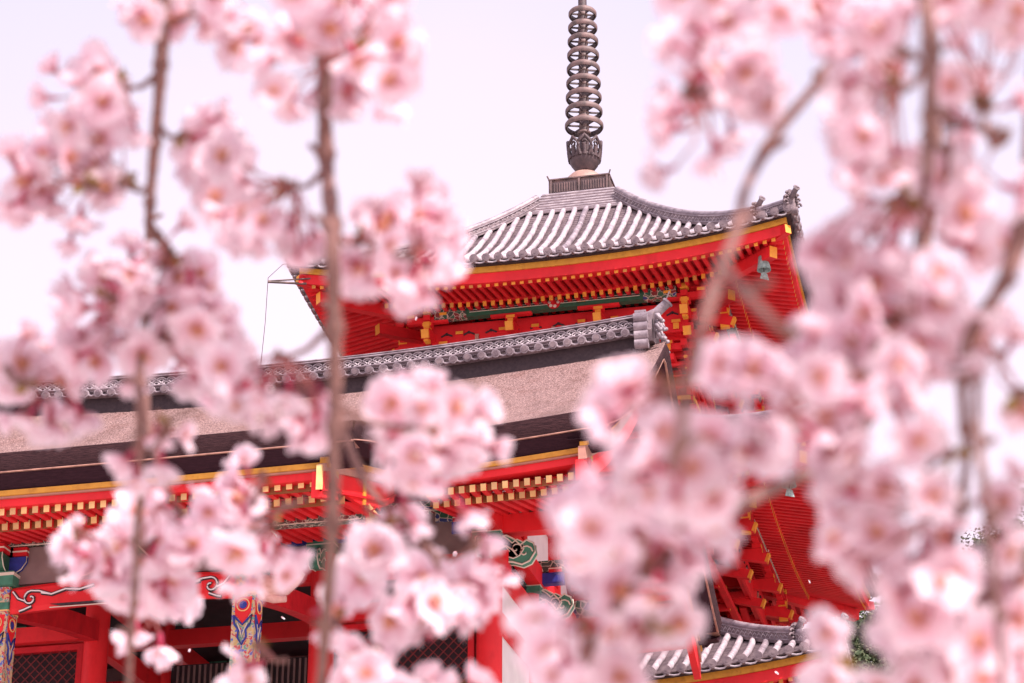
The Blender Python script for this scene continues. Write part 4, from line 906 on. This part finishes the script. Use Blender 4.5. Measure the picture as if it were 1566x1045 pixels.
branch(1.05, 'cherry branch with the longest straight bare stem, round flower head near its top', [
    (3.3, [(494,-300,0),(497,-80,0),(499,60,0),(497,160,0),(499,250,0),(506,320,-.04),(509,400,-.07),(512,520,-.07),(513,620,-.07),(510,720,-.07),(508,820,-.06),(500,930,-.02),(494,1010,.0),(488,1110,.0)])],
 [(540,75,None,'502 42 90,564 40 92,608 63 86,545 88 90,453 62 84,598 126 86,534 135 84,405 92 66 s180,398 128 70 s170,440 168 76 s115,530 165 72 s95,597 168 80 s95,632 88 74 s0,628 40 70 s330,580 5 84,530 0 84,475 12 80,430 50 78 s210,625 130 60 s20,420 140 66,485 150 70 s95,564 100 90',-.02),
  (485,-20,None,'450 -12 80,520 -22 84,600 -10 80',0),
  (440,282,(495,262),'345 240 92,310 265 76 s190,362 276 70 s190,330 300 80,345 345 84 s150,325 330 60 s170,388 300 56,385 372 84 s110,420 350 60,356 372 72 s130,482 372 70 s80,440 360 60 s95,350 210 60 s240,402 340 70,452 340 40 b95,372 330 80,470 388 66 s80,442 378 66,488 366 60 s60,452 402 54 s100'),
  (552,366,(512,356),'578 347 84,545 404 88,575 312 60 s270,562 328 60,535 375 64,520 400 60 s180,530 432 74 s110,560 438 70 s100,592 372 66,600 330 66'),
  (640,385,(560,372),'643 339 84,640 275 62 s275,655 300 60,682 336 74 s10,690 385 84 s10,660 372 80,625 440 90 s110,618 470 62 s95,652 425 78 s80,690 415 70 s50,605 418 60,702 355 52 s0,612 310 60,672 405 72,650 460 60 s80'),
  (424,545,(502,504),'395 612 82 s115,440 616 78 s95,482 632 84 s80,452 655 72 s110,350 598 82 s170,372 642 72 s115,340 560 84,360 612 70,480 672 76 s95,385 568 66 s200,410 655 60 s100,498 610 60 s60,318 620 66 s130,485 648 70 s90,462 680 50 s100'),
  (650,650,(514,622),'599 617 84,662 612 84,596 689 84,672 688 86,598 650 76,655 582 76 s270,615 585 62 s240,695 625 84,742 622 74 s330,722 652 80,622 722 84 s110,695 708 84 s60,728 695 66,662 745 62 s90,580 665 60 s180,638 690 84,700 668 72,765 688 50 s20,632 745 60 s100,590 732 60 s130,645 625 60',-.05)])
branch(1.2, 'low cherry spray with bright sunlit petals before the dark lattice window', [
    (2.2, [(495,-300,.2),(498,160,.18),(508,400,.14),(514,600,.08),(560,740,.03),(640,820,0),(672,870,0)])],
 [(590,800,(560,770),'620 788 92 s80,575 842 88,551 885 84,600 812 70,548 820 60 s200,640 812 66 s60,582 880 60'),
  (728,830,(668,850),'718 796 76 s60,748 832 66 s60,742 868 60 s90,778 885 44 s70'),
  (672,905,None,'645 884 92,716 896 100,600 950 88,620 935 84,690 925 84,755 905 70 s20,745 930 66 s60,715 955 66 s60,650 960 80,625 970 66 s120,662 925 84'),
  (520,940,(498,960),'505 935 88,500 975 60 s100,532 925 50 s20'),
  (570,1005,None,'545 1000 86,562 1030 72,520 1022 60 s190,590 1005 56 s20,600 1045 70,540 1050 76'),
  (700,1060,None,'730 1035 66 s300,655 1032 62 s250,605 1062 80,755 1062 60,680 1050 80')])
branch(.84, 'cherry branch with a thin stem arching diagonally past the upturned roof corner', [
    (1.9, [(1560,-300,.12),(1420,-90,.06),(1340,5,.04),(1290,62,.02),(1250,128,.01),(1190,200,0),(1142,285,-.02),(1128,350,-.07),(1100,420,-.13),(1075,500,-.18),(1052,590,-.2),(1040,665,-.2),(1025,720,-.2)]),
    (1.4, [(1100,400,-.12),(1145,455,-.16),(1185,495,-.18),(1215,520,-.18)])],
 [(1128,55,(1160,-40),'1111 32 96,1073 72 100,1139 105 92,1050 28 92 s220,1020 80 60 s190,1085 110 96,1150 135 84 s95,1130 5 84,1040 -10 80,1170 160 74,1150 178 70 s100,1195 20 80,1090 -10 70,1168 112 80,1150 72 76,1185 128 66 s70'),
  (1052,140,(1128,100),'1035 165 80 s190,1008 170 66 s190,1012 205 74 s160,1000 268 66 s160,1085 255 76 s100,1010 140 54 s200,1105 240 60 s60,1128 150 78 s95,1085 140 70,1012 62 56 s200,1122 215 58 s80,1015 188 58 s200,1062 120 70'),
  (1205,-20,None,'1263 34 96,1245 10 84,1210 0 84,1290 10 72,1270 70 60 s90'),
  (1012,590,(1045,620),'970 590 88,942 612 92 s150,950 575 80 s250,908 620 70 s190,925 590 72,915 648 54 s150,975 625 62',-.1),
  (1035,700,(1040,665),'1064 666 104,1021 711 104,950 688 84 s200,985 700 92,1000 745 96,960 730 84 s160,1048 735 92,1090 712 100,1085 670 84,1030 775 92 s100,985 770 84 s120,1070 770 84,1095 765 80,1120 690 92,1170 690 92 s10,1195 680 80 s10,1015 660 66,1060 715 84',-.12),
  (905,760,(985,740),'905 735 88 s250,898 780 84,876 800 78,888 832 84,925 790 92,930 840 92,866 775 60,945 760 72,884 852 66,905 810 92',-.1)])
branch(.80, 'low cherry spray of large dusky pink flowers beside the lowest tiled pagoda roof', [
    (2.4, [(1412,-300,.35),(1424,300,.3),(1330,640,.18),(1120,780,.05),(985,880,0),(905,985,0),(885,1040,0)])],
 [(990,860,None,'972 835 120,941 900 112,1060 832 106 s0,1112 832 84 s5,1018 820 84,1030 880 100,1000 905 100,905 865 92,1060 870 80 s60,1080 820 80 s340,1010 780 80,1048 905 72 s60,965 790 92,1050 790 84,1085 770 92,1098 800 72,928 905 74'),
  (890,950,(930,930),'879 986 108,823 957 96 o270,838 1000 92,900 1040 92,850 1035 92,870 1030 84,925 965 72'),
  (1000,960,None,'1035 950 100,985 965 92,1058 955 60 s340,950 1035 96,965 1000 80,955 960 72')])
branch(.80, 'cherry branch with a thick pale stem and thin dark twig high against the sky', [
    (2.4, [(1405,-320,0),(1412,-60,-.03),(1420,50,-.06),(1424,110,-.07),(1420,190,-.07),(1418,262,-.06)]), (1.5, [(1424,60,.02),(1436,120,.02),(1445,165,.02),(1452,188,.02),(1480,192,.02),(1502,198,.02),(1522,214,.02)]), (1.1, [(1446,175,.02),(1450,240,.02),(1447,300,.02)]), (1.2, [(1372,70,0),(1400,88,-.03),(1420,98,-.06)]), (1.4,[(1418,262,0),(1408,330,.02),(1400,400,.03),(1398,484,.04)])],
 [(1372,132,(1415,98),'1343 44 96,1347 102 108,1291 179 96,1310 35 76,1300 75 72,1280 122 76 s200,1310 140 84,1390 10 74,1345 230 100 s90,1300 235 92,1370 240 84,1395 250 72,1330 5 84,1320 210 84,1275 205 62 s180,1300 270 80,1350 265 84'),
  (1505,150,(1505,198),'1450 -10 100,1505 -5 100,1550 15 100,1445 30 66,1460 175 66 s100,1548 50 72,1468 62 76,1482 122 84,1562 42 80,1566 152 76,1452 132 62,1475 210 60 s110'),
  (1535,205,(1512,205),'1560 290 92'),
  (1378,300,(1408,310),'1449 281 116,1470 326 116,1335 342 84 s240,1285 352 88 s240,1320 300 84,1360 390 96,1306 392 100,1254 388 84,1275 415 92,1340 430 100,1246 402 80,1500 385 104,1385 330 60,1540 380 84'),
  (1400,484,None,'1369 448 112,1435 461 116,1410 536 112,1330 480 104,1285 465 104,1268 462 84,1255 505 104,1492 505 104,1530 495 92,1465 490 84,1450 540 92,1360 505 100,1310 520 104,1400 410 96,1400 500 84,1430 420 84,1345 545 84')])
branch(.76, 'cherry branch crowded with flowers hiding the pagoda corner beneath the middle roof', [
    (2.0, [(1700,-300,.2),(1640,100,.1),(1560,380,.03),(1490,500,0),(1472,570,0),(1474,640,0),(1478,700,0),(1466,790,0),(1452,850,.02)]), (1.2, [(1474,690,0),(1440,700,0),(1415,720,0)]), (2.0, [(1420,440,.05),(1330,520,.03),(1262,590,0),(1240,612,0)])],
 [(1238,600,None,'1195 560 92 s200,1150 565 92,1105 560 92,1080 548 66 s200,1232 548 84,1210 640 92,1262 640 84,1170 655 88,1180 690 84,1290 610 100,1252 676 84,1210 585 80,1246 500 80,1150 680 80,1330 612 80,1295 690 66,1300 738 72'),
  (1338,600,(1340,520),'1310 570 100,1340 560 96,1290 650 96,1385 595 96,1275 700 80,1300 620 92,1255 575 96,1285 545 84,1375 560 84,1378 625 76,1400 600 72,1430 560 72'),
  (1460,700,None,'1400 671 96'),
  (1560,600,(1600,560),'1565 625 60,1492 510 92,1480 560 60,1558 505 84'),
  (1450,770,(1474,750),'1310 770 104,1270 740 96 s200,1278 790 88,1302 838 96,1340 820 108,1440 812 72,1445 850 100,1278 828 76,1370 870 108,1310 870 96 s140,1455 885 92,1274 706 80,1275 800 96,1420 870 92,1350 748 62,1425 758 56'),
  (1292,1000,None,'1267 966 78,1272 1040 76,1252 1048 60',.1)])
branch(.78, 'cherry branch with a long thin bare stem hanging in front of the wooded hill', [
    (1.5, [(1600,-300,.1),(1570,250,.05),(1510,500,.02),(1494,600,-.03),(1498,690,-.05),(1508,760,-.06),(1519,870,-.06),(1528,960,-.06),(1536,1100,-.06)])],
 [(1440,920,(1520,900),'1404 949 112,1493 928 108,1457 1032 116,1360 915 104,1400 1005 112,1435 900 96,1460 970 112,1350 1050 96,1400 1050 104,1500 985 96,1480 880 84,1425 985 92,1375 965 96'),
  (1560,860,(1524,850),'1540 840 92,1552 890 96,1550 945 96,1560 1000 92,1530 1040 92,1505 1040 84,1525 900 66,1560 1045 80,1520 800 56 s60,1525 960 84,1560 718 62,1532 764 62')])
# petals drifting down between the branches and the buildings
def loose_petal(x, y, d, sz, label, a):
    me = bpy.data.meshes.new('falling_petal'); vs = []; rv = []
    for i in range(6):
        q = i/5
        for j in range(5):
            t_ = -1+j/2; hw = sz*.42*math.sin(PI*(.08+.8*q**.8)); L_ = sz*q-(sz*.15*(1-abs(t_)) if i == 5 else 0); vs.append((L_, hw*t_, sz*.18*t_*t_+sz*.25*q*q)); rv.append(q)
    me.from_pydata(vs, [], [(i*5+j, i*5+j+1, (i+1)*5+j+1, (i+1)*5+j) for i in range(5) for j in range(4)]); me.materials.append(PETAL)
    at_ = me.attributes.new('rad', 'FLOAT', 'POINT'); at_.data.foreach_set('value', rv); me.polygons.foreach_set('use_smooth', [True]*len(me.polygons)); me.update()
    o = bpy.data.objects.new('falling_petal', me); col.objects.link(o); o.location = at(x, y, d); o.rotation_euler = (a*2.1, a, a*3.3)
    tag(o, label, 'petal', 'loose petals drifting in the air')
for q in ((430,944,9,.02,'loose white petal in the air beside the painted porch column',.4), (698,843,8,.02,'loose white petal in the air before the red beam of the gate',1.9),
          (637,484,10,.017,'loose white petal in the air beneath the top eave beside the green purlin',.9), (1237,888,9,.018,'loose white petal in the air over the lower red soffit',2.6), (1188,1027,8,.02,'loose pale petal in the air before the lowest gold eave board',3.3),
          (290,992,8,.012,'tiny loose petal in the air under the lower left blossoms',1.2), (1287,630,5,.022,'larger loose petal in the air among crowded blossoms',.2)): loose_petal(*q)

# the bough of the same tree overhead, out of the picture: its flowers shade the hanging branches
g = np.random.RandomState(5); V = []; F = []
def simple_flower():
    vs = []; fs = []
    for k in range(5):
        a = 2*PI*k/5
        for i, q in enumerate((.05, .4, .75, 1.)):
            for t_ in (-1, 0, 1):
                hw = (.12, .42, .52, .3)[i]*.022; L_ = .022*(q-(.12 if i == 3 and t_ == 0 else 0)); w_ = hw*t_; vs.append((math.cos(a)*L_-math.sin(a)*w_, math.sin(a)*L_+math.cos(a)*w_, .006*q*q+.002*t_*t_))
        o_ = k*12; fs += [(o_+i*3+j, o_+i*3+j+1, o_+(i+1)*3+j+1, o_+(i+1)*3+j) for i in range(3) for j in range(2)]
    return np.array(vs), fs
sv, sf = simple_flower()
cc = at(783, 522, .95); s1 = RT; s2 = sdir.cross(RT).normalized()
for k in range(330):
    c_ = cc+sdir*g.uniform(.62, .95)+s1*g.uniform(-.48, .48)+s2*g.uniform(-.36, .36)
    ax = Vector(g.normal(0, 1, 3)).normalized()+sdir*g.choice((-1, 1))*.9; M_ = np.array(ax.to_track_quat('Z', 'Y').to_matrix())
    F += [tuple(i+len(V) for i in f) for f in sf]; V += [tuple(p) for p in (sv@M_.T*g.uniform(.85, 1.15)+np.array(c_))]
me = bpy.data.meshes.new('blossom_canopy'); me.from_pydata(V, [], F); me.materials.append(PETAL)
at_ = me.attributes.new('rad', 'FLOAT', 'POINT'); at_.data.foreach_set('value', [.8]*len(V)); me.update()
o = bpy.data.objects.new('blossom_canopy', me); col.objects.link(o); tag(o, 'mass of pale pink cherry blossom on the boughs overhead', 'blossom', kind='stuff')
b = MB()
for k in range(5):
    p_ = cc+sdir*.82+s1*-.7+s2*(-.3+.15*k); b.tube([p_, p_+s1*.4+UP*.03, p_+s1*.9-UP*.02, p_+s1*1.5+UP*.06], 1, WOOD, 8, True, None, Vector((0, 0, 1)), [.003, .005, .007, .009])
o = b.build('blossom_bough'); tag(o, 'brown boughs of the cherry tree overhead, just above the hanging flowers', 'bough')
